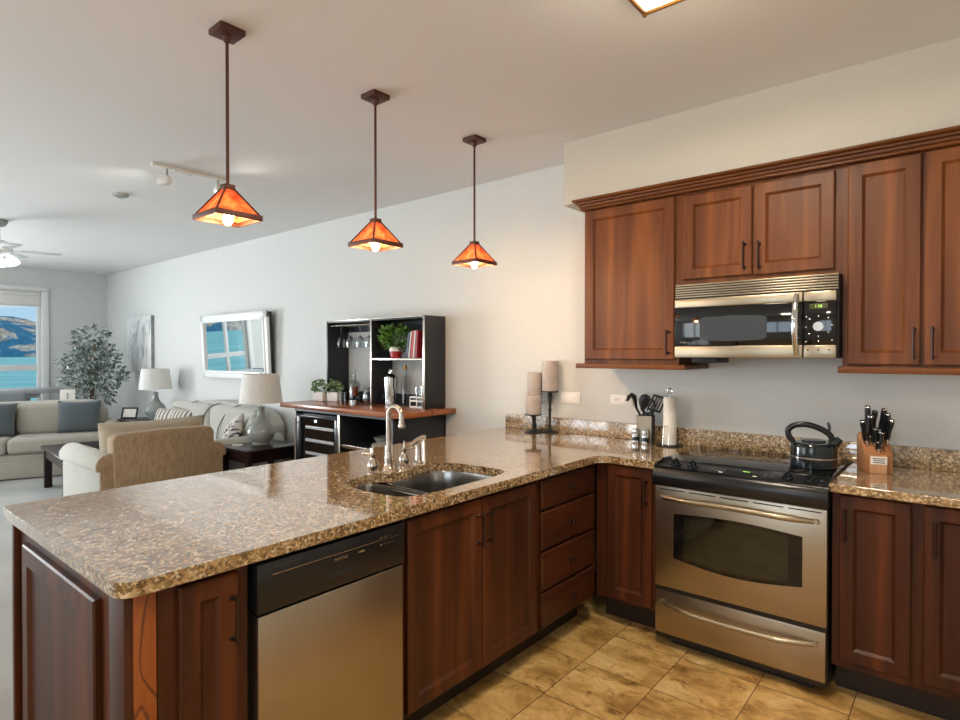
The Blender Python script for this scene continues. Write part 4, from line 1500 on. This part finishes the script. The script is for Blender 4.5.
def place_cushion(name, label, mat, size, loc, rz, lean, group=None, roll=0):
    m = cushion(*size)
    o = m.build(name, mat, ang=120)
    o.location = loc
    o.rotation_euler = (radians(lean), radians(roll), rz)
    return tag(o, label, 'cushion', group)


def roll_arm(m, x0, x1, y0, y1, h, r_=.10):
    """Rolled arm running along y from y0 to y1, centred between x0 and x1."""
    cx_ = (x0 + x1) / 2
    hw = (x1 - x0) / 2 * .68
    pts = [(cx_ - hw, .08), (cx_ + hw, .08), (cx_ + hw, h - r_ * 1.3)] + [(cx_ + r_ * cos(radians(a)), h - r_ + r_ * sin(radians(a))) for a in range(-25, 206, 15)] + [(cx_ - hw, h - r_ * 1.3)]
    m.prism(pts, y0, y1, 'y', .018)
    return m


def sofa(name, label, cat, loc, rz, w_, d_, mat, seats=2, back_h=.84, arm_h=.62, seat_h=.46, camel=0.0, group=None):
    """Local: front towards -y, centred on x, back at y=d_."""
    r = thing(name, label, cat, loc, rz, group)
    aw = .20
    MB().box(-w_ / 2 + .03, w_ / 2 - .03, .04, d_ - .02, .06, .30, .02).build('base', mat, r)
    MB().box(-w_ / 2 + .02, w_ / 2 - .02, .02, d_, .015, .20, .008).build('skirt', mat, r)
    for s_ in (-1, 1):
        a_ = MB()
        x0, x1 = sorted((s_ * w_ / 2, s_ * (w_ / 2 - aw)))
        roll_arm(a_, x0, x1, .03, d_ - .10, arm_h)
        a_.build('arm', mat, r)
    iw = w_ - 2 * aw + .06
    sw = iw / seats
    for i in range(seats):
        x0 = -iw / 2 + i * sw
        MB().box(x0 + .004, x0 + sw - .004, .0, d_ - .18, seat_h - .17, seat_h, .045, 4).build('seat_cushion', mat, r)
    # back with a softly arched top
    bw_ = w_ / 2 - .14
    pts = [(-bw_, .10), (bw_, .10)]
    N = 20
    for i in range(N + 1):
        s_ = i / N
        x_ = bw_ - 2 * bw_ * s_
        e = min(s_, 1 - s_) / .10
        z_ = back_h + camel * sin(pi * s_) ** 1.5 - (.13 * (1 - min(1, e)) ** 2.2)
        pts.append((x_, z_))
    b = MB().prism(pts, d_ - .20, d_, 'y', .04)
    bk = b.build('backrest', mat, r)
    for i in range(seats):
        x0 = -iw / 2 + i * sw
        MB().box(x0 + .006, x0 + sw - .006, d_ - .34, d_ - .12, seat_h - .01, back_h + camel * .6 - .01, .075, 5).xf(Matrix.Identity(4)).build('back_cushion', mat, r)
    return r


# angled taupe sofa by the window: local -y must face (+0.91, -0.41)
ang = math.atan2(-.34, .94) + pi / 2
so = sofa('sofa', 'taupe two-cushion sofa by the lake window', 'sofa', (-7.23, -1.83, 0), ang, 2.2, .86, 'sofa', 2, .86, .60, .47)
MB().box(-1.0, 1.0, .03, .05, .285, .300, .004).build('welt', 'piping', so)
# cushions on it
ca, sa = cos(ang), sin(ang)


def on(base, a_, lx, ly, z_):
    return (base[0] + lx * cos(a_) - ly * sin(a_), base[1] + lx * sin(a_) + ly * cos(a_), z_)


SB = (-7.23, -1.83)
place_cushion('throw_pillow', 'slate grey pillow at the right end of the taupe sofa', 'slate_c', (.46, .40, .18), on(SB, ang, .66, .40, .475), ang - .1, -14, 'slate pillows on the taupe sofa')
place_cushion('throw_pillow', 'slate grey pillow at the left end of the taupe sofa, at the picture edge', 'slate_c', (.48, .42, .18), on(SB, ang, -.22, .36, .475), ang + .2, -14, 'slate pillows on the taupe sofa', 6)

# coffee table
r = thing('coffee_table', 'dark coffee table between the taupe sofa and the armchair', 'table', (-6.56, -1.66, 0), -.09)
MB().box(0, 1.15, 0, .70, .425, .455, .004).build('table_top', 'espresso', r)
MB().box(.03, 1.12, .03, .05, .33, .425).box(.03, 1.12, .65, .67, .33, .425).box(.03, .05, .03, .67, .33, .425).box(1.10, 1.12, .03, .67, .33, .425).build('apron', 'espresso', r)
for x_ in (.02, 1.06):
    for y_ in (.02, .61):
        MB().box(x_, x_ + .07, y_, y_ + .07, 0, .425, .004).build('leg', 'espresso', r)

# armchair, back to the camera: local -y faces world -x
AR = -pi / 2
r = thing('armchair', 'armchair with tan ribbed back and cream rolled arms, its back to the peninsula', 'armchair', (-4.92, -1.40, 0), AR)
# local x -> world -y ; local y -> world +x
wA, dA = 1.04, 1.0
MB().box(-wA / 2 + .06, wA / 2 - .06, .05, dA - .04, .05, .32, .02).build('base', 'cream', r)
MB().box(-wA / 2 + .05, wA / 2 - .05, .03, dA - .008, .015, .24, .006).build('skirt', 'cream', r)
for s_ in (-1, 1):
    a_ = MB()
    x0, x1 = sorted((s_ * wA / 2, s_ * (wA / 2 - .20)))
    roll_arm(a_, x0, x1, .02, dA - .06, .672, .098)
    o = a_.build('arm', 'cream_in', r)
    a_ = MB()
    roll_arm(a_, x0, x1, dA - .058, dA - .035, .672, .098)
    a_.build('arm_end', 'cream', o)
pts = [(-.38, .10), (.38, .10), (.40, .60), (.405, .76)] + [(.345 + .06 * cos(radians(a)), .76 + .06 * sin(radians(a))) for a in range(15, 91, 15)]
pts += [(.15, .827), (0, .830), (-.15, .827)] + [(-.345 - .06 * sin(radians(a)), .76 + .06 * cos(radians(a))) for a in range(0, 76, 15)] + [(-.405, .76), (-.40, .60)]
MB().prism(pts, dA - .17, dA - .02, 'y', .02).build('backrest', 'cream', r)
MB().box(-.36, .36, .02, dA - .2, .30, .47, .05, 4).build('seat_cushion', 'cream_in', r)
m = cushion(.86, .46, .30, .10)
m.xf(Matrix.Translation((.02, dA - .26, .445)) @ Matrix.Rotation(radians(-6), 4, 'X'))
m.build('back_cushion', 'tan_in', r, ang=120)

# pale sofa along the wall
lv = sofa('loveseat', 'pale grey camelback loveseat against the wall under the mirror', 'sofa', (-5.40, -.90, 0), 0, 2.40, .86, 'loveseat', 2, .84, .64, .46, camel=.08)
for x_ in (-.55, 0.0, .45, .95):
    MB().tube(curve_pts([(x_ - .22, .51, .47), (x_ - .15, .505, .66), (x_, .54, .84), (x_ + .06, .65, .90)], 5), .006, 8).build('piping', 'piping', lv)
t = NT('striped_pillow_fabric')
v = t.coords((1, 1, 1))
wv_ = t.n('ShaderNodeTexWave')
wv_.inputs['Scale'].default_value = 5.5
wv_.inputs['Distortion'].default_value = 0.2
t.l(v, wv_.inputs['Vector'])
t.setp(color=t.ramp(wv_.outputs['Fac'], [(0.30, srgb(120, 114, 106)), (0.5, srgb(200, 194, 182)), (0.8, srgb(212, 206, 196))]), rough=0.95)
M['stripe'] = t.m
t = NT('brushstroke_pillow_fabric')
v = t.coords((1, 1, 3))
n = t.noise(v, 4.5, 3, 0.5, 2.0)
t.setp(color=t.ramp(n, [(0.40, srgb(60, 58, 66)), (0.46, srgb(150, 144, 140)), (0.52, srgb(214, 206, 198))]), rough=0.95)
M['brush'] = t.m
place_cushion('throw_pillow', 'striped grey and white pillow on the loveseat, left of the pair', 'stripe', (.38, .34, .15), (-6.25, -.52, .47), .35, -18, 'striped pillows on the loveseat')
place_cushion('throw_pillow', 'striped grey and white pillow on the loveseat, right of the pair', 'stripe', (.38, .36, .15), (-5.95, -.50, .47), .25, -18, 'striped pillows on the loveseat', 4)
place_cushion('throw_pillow', 'white pillow with dark brush strokes beside the near table lamp', 'brush', (.38, .34, .15), (-4.66, -.50, .475), -.1, -22, roll=-24)


# table lamps on end tables
def end_table(label, loc, rz, w_, d_, h_):
    r = thing('end_table', label, 'table', loc, rz, 'dark end tables')
    MB().box(0, w_, 0, d_, h_ - .03, h_, .004).build('table_top', 'espresso', r)
    MB().box(.03, w_ - .03, .03, d_ - .03, h_ - .12, h_ - .03).build('apron', 'espresso', r)
    for x_ in (.02, w_ - .07):
        for y_ in (.02, d_ - .07):
            MB().box(x_, x_ + .05, y_, y_ + .05, 0, h_ - .03, .003).build('leg', 'espresso', r)
    MB().box(.04, w_ - .04, .04, d_ - .04, .15, .17).build('shelf', 'espresso', r)
    return r


end_table('dark wood end table between the loveseat and the bar cabinet, under the near lamp', (-4.16, -.86, 0), 0, .52, .56, .60)
end_table('dark wood end table in the far corner under the far lamp', (-7.42, -.62, 0), 0, .58, .55, .60)
lamp = thing('table_lamp', 'grey ceramic table lamp with white drum shade, near one beside the bar cabinet', 'table lamp', (-3.95, -.545, .6005), 0, 'grey table lamps')
MB().lathe([(0, 0), (.075, 0), (.078, .012), (.070, .018), (.11, .055), (.128, .10), (.128, .13), (.105, .18), (.055, .235), (.036, .27), (.030, .33), (.036, .350), (.030, .358), (.012, .36), (0, .36)], seg=32).build('base', 'grey_ceramic', lamp)
MB().cyl((0, 0, .355), (0, 0, .66), .004).build('harp', 'nickel', lamp)
sh = [(.198, .395), (.165, .665), (.163, .665), (.195, .395)]
MB().lathe(sh + [sh[0]], seg=40).build('lamp_shade', 'shade', lamp)
MB().lathe([(0, .655), (.012, .66), (.008, .675), (0, .68)]).build('finial', 'nickel', lamp)
dup(lamp, (-7.03, -.30, .6005), 0, 'grey ceramic table lamp with white drum shade, far one between ficus and loveseat')
r = thing('coaster', 'small round white coaster beside the near lamp', 'coaster', (-4.03, -.74, .6005))
MB().lathe([(0, 0), (.05, 0), (.05, .008), (0, .008)]).build('disc', 'white', r)
r = thing('photo_frame', 'dark photo frame lying back on the far end table', 'picture frame', (-7.33, -.52, .6005), radians(35))
ff = MB()
for a in ((-.11, .11, 0, .02), (-.11, .11, .13, .15), (-.11, -.09, 0, .15), (.09, .11, 0, .15)):
    ff.box(a[0], a[1], -.008, .008, a[2], a[3], .002)
ff.xf(Matrix.Rotation(radians(-15), 4, 'X')).build('frame', 'black_m', r)
MB().box(-.09, .09, .0, .004, .02, .13).xf(Matrix.Rotation(radians(-15), 4, 'X')).build('picture', 'paper', r)

# ficus
M['ficus'] = leafmat('ficus_leaf_glare', srgb(70, 84, 78), srgb(128, 142, 136), srgb(215, 224, 220))  # pale greys put the window glare into the leaf colour
M['bark'] = plain('grey_bark', srgb(120, 104, 86), 0.8, noise=0.3)
r = thing('potted_ficus', 'tall potted ficus tree in the corner by the window', 'plant', (-8.48, -.60, 0))
MB().lathe([(0, 0), (.13, 0), (.17, .30), (.175, .34), (.155, .34), (.15, .30), (0, .30)]).build('pot', 'black_m', r)
tr = MB()
rnd = random.Random(5)
for k in range(3):
    a_ = k * 2.1
    tr.tube(curve_pts([(.02 * cos(a_), .02 * sin(a_), .28), (-.03 * cos(a_), .03 * sin(a_), .7), (.03 * cos(a_ + 1), .03 * sin(a_ + 1), 1.1), (.12 * cos(a_), .12 * sin(a_), 1.6)], 4), .014, 7)
for k in range(14):
    a_ = rnd.uniform(0, 6.28)
    z_ = rnd.uniform(.9, 1.5)
    tr.tube([(0, 0, z_), (.2 * cos(a_), .2 * sin(a_), z_ + .12), (.33 * cos(a_), .33 * sin(a_), z_ + .16)], [.008, .005, .003], 6)
tr.build('trunk', 'bark', r)
fo = MB()
for c_, rd, n_ in (((.0, .0, 1.68), (.20, .22, .18), 150), ((.03, .05, 1.42), (.30, .32, .20), 300), ((-.02, -.10, 1.34), (.26, .34, .16), 170), ((.05, .12, 1.15), (.28, .32, .18), 230), ((.0, .06, .90), (.22, .24, .18), 150), ((.05, -.16, 1.12), (.2, .24, .14), 110)):
    leaves(fo, c_, rd, n_, .085, rnd, up=-.25)
fo.build('foliage', 'ficus', r, smooth=False)

# high dining table by the window, chair backs, card easel
r = thing('dining_table', 'white and grey high dining table in front of the lake window', 'table', (-9.45, -2.37, 0))
MB().box(0, .65, 0, 1.50, .90, .965, .006).build('table_top', 'greytop', r)
MB().box(.32, .48, 1.00, 1.16, .03, .90, .01).box(.2, .6, .90, 1.24, .84, .90, .01).build('pedestal', 'greytop', r)
MB().box(.15, .65, .80, 1.34, 0, .03, .01).build('foot', 'greytop', r)
M['greyfab'] = fabric('grey_stool_fabric', srgb(128, 134, 138), srgb(150, 156, 160))


def stool(label, loc, rz):
    r = thing('bar_stool', label, 'chair', loc, rz, 'stools at the dining table')
    MB().box(-.24, .24, -.22, .22, .60, .68, .03, 3).build('seat', 'greyfab', r)
    MB().box(-.25, .25, .18, .25, .66, .955, .04, 4).build('backrest', 'greyfab', r)
    for x_ in (-.20, .20):
        for y_ in (-.18, .18):
            MB().cyl((x_, y_, .61), (x_ * 1.15, y_ * 1.15, 0), .018, .013).build('leg', 'greytop', r)
    return r


stool('grey upholstered stool at the near side of the high dining table', (-8.72, -1.62, 0), -pi / 2)
stool('grey upholstered stool at the far end of the high dining table', (-9.38, -2.85, 0), 0)
r = thing('side_table', 'small table hidden behind the sofa, carrying the white card', 'table', (-8.15, -.98, 0))
MB().lathe([(0, .66), (.16, .66), (.16, .68), (0, .68)]).build('table_top', 'greytop', r)
MB().lathe([(0, 0), (.13, 0), (.13, .015), (.02, .03), (.015, .66), (0, .66)]).build('leg', 'greytop', r)
r = thing('card_easel', 'white tent card leaning beside the ficus', 'card', (-8.15, -.99, .6805), radians(70))
MB().box(-.085, .085, -.004, .004, 0, .30, .002).xf(Matrix.Rotation(radians(-12), 4, 'X')).build('card', 'paper', r)
MB().box(-.04, .04, -.0055, -.004, .05, .13).xf(Matrix.Rotation(radians(-12), 4, 'X')).build('print', 'slate_c', r)
MB().box(-.01, .01, .03, .035, 0, .25).build('stand', 'greytop', r)

# ------------------------------------------------------------ ceiling fan, track light, detector
r = thing('ceiling_fan', 'white ceiling fan with lit glass shades at the left edge', 'ceiling fan', (-6.05, -2.10, CZ), radians(8))
MB().lathe([(0, 0), (.07, 0), (.075, -.02), (.05, -.06), (.015, -.07), (0, -.07)]).build('canopy', 'grey_ceramic', r)
MB().cyl((0, 0, -.06), (0, 0, -.22), .013).build('downrod', 'white', r)
MB().lathe([(0, -.20), (.05, -.20), (.10, -.23), (.11, -.28), (.09, -.33), (.04, -.35), (0, -.35)]).build('motor', 'white', r)
for k in range(5):
    a_ = radians(72 * k + 66)
    bm_ = MB().box(.10, .20, -.02, .02, -.303, -.295, .002).prism([(.17, -.045), (.30, -.065), (.47, -.07), (.50, -.04), (.50, .04), (.47, .07), (.30, .065), (.17, .045)], -.295, -.287, 'z', .002)
    bm_.xf(Matrix.Rotation(a_, 4, 'Z')).build('blade', 'white', r)
for k in range(3):
    a_ = radians(120 * k + 40)
    m = MB().lathe([(.02, 0), (.035, -.02), (.055, -.06), (.062, -.09), (.055, -.085), (.0, -.03)])
    m.xf(Matrix.Translation((.09 * cos(a_), .09 * sin(a_), -.35)) @ Matrix.Rotation(a_, 4, 'Z') @ Matrix.Rotation(radians(-25), 4, 'Y'))
    m.build('light_shade', 'fan_glass', r)

r = thing('track_light', 'grey ceiling track light with spot heads behind the near pendant', 'track light', (-3.07, -1.86, CZ))
MB().box(-.018, .018, .02, .53, -.02, 0, .003).box(-.022, .022, .16, .30, -.028, 0, .004).build('rail', 'white', r)
for yy, rot in ((.12, 199), (.48, 7)):
    h = MB().cyl((0, yy, -.02), (0, yy, -.075), .006).lathe([(0, 0), (.022, .004), (.040, .035), (.042, .075), (.036, .075), (.030, .05), (0, .04)], c=(0, 0, 0))
    h = MB().cyl((0, yy, -.018), (0, yy, -.080), .006)
    hd = MB().lathe([(0, 0), (.022, .004), (.042, .040), (.045, .080), (.038, .080), (.030, .05), (0, .04)])
    hd.xf(Matrix.Translation((0, yy, -.10)) @ Matrix.Rotation(radians(rot), 4, 'Z') @ Matrix.Rotation(radians(82), 4, 'Y') @ Matrix.Translation((0, 0, -.03)))
    p_ = hd.build('spot_head', 'white', r)
    h.build('stem', 'grey_ceramic', r)
r = thing('smoke_detector', 'small round detector on the living room ceiling', 'detector', (-4.12, -1.676, CZ))
MB().lathe([(0, -.03), (.03, -.03), (.055, -.02), (.06, 0), (0, 0)]).build('shell', 'grey_ceramic', r)
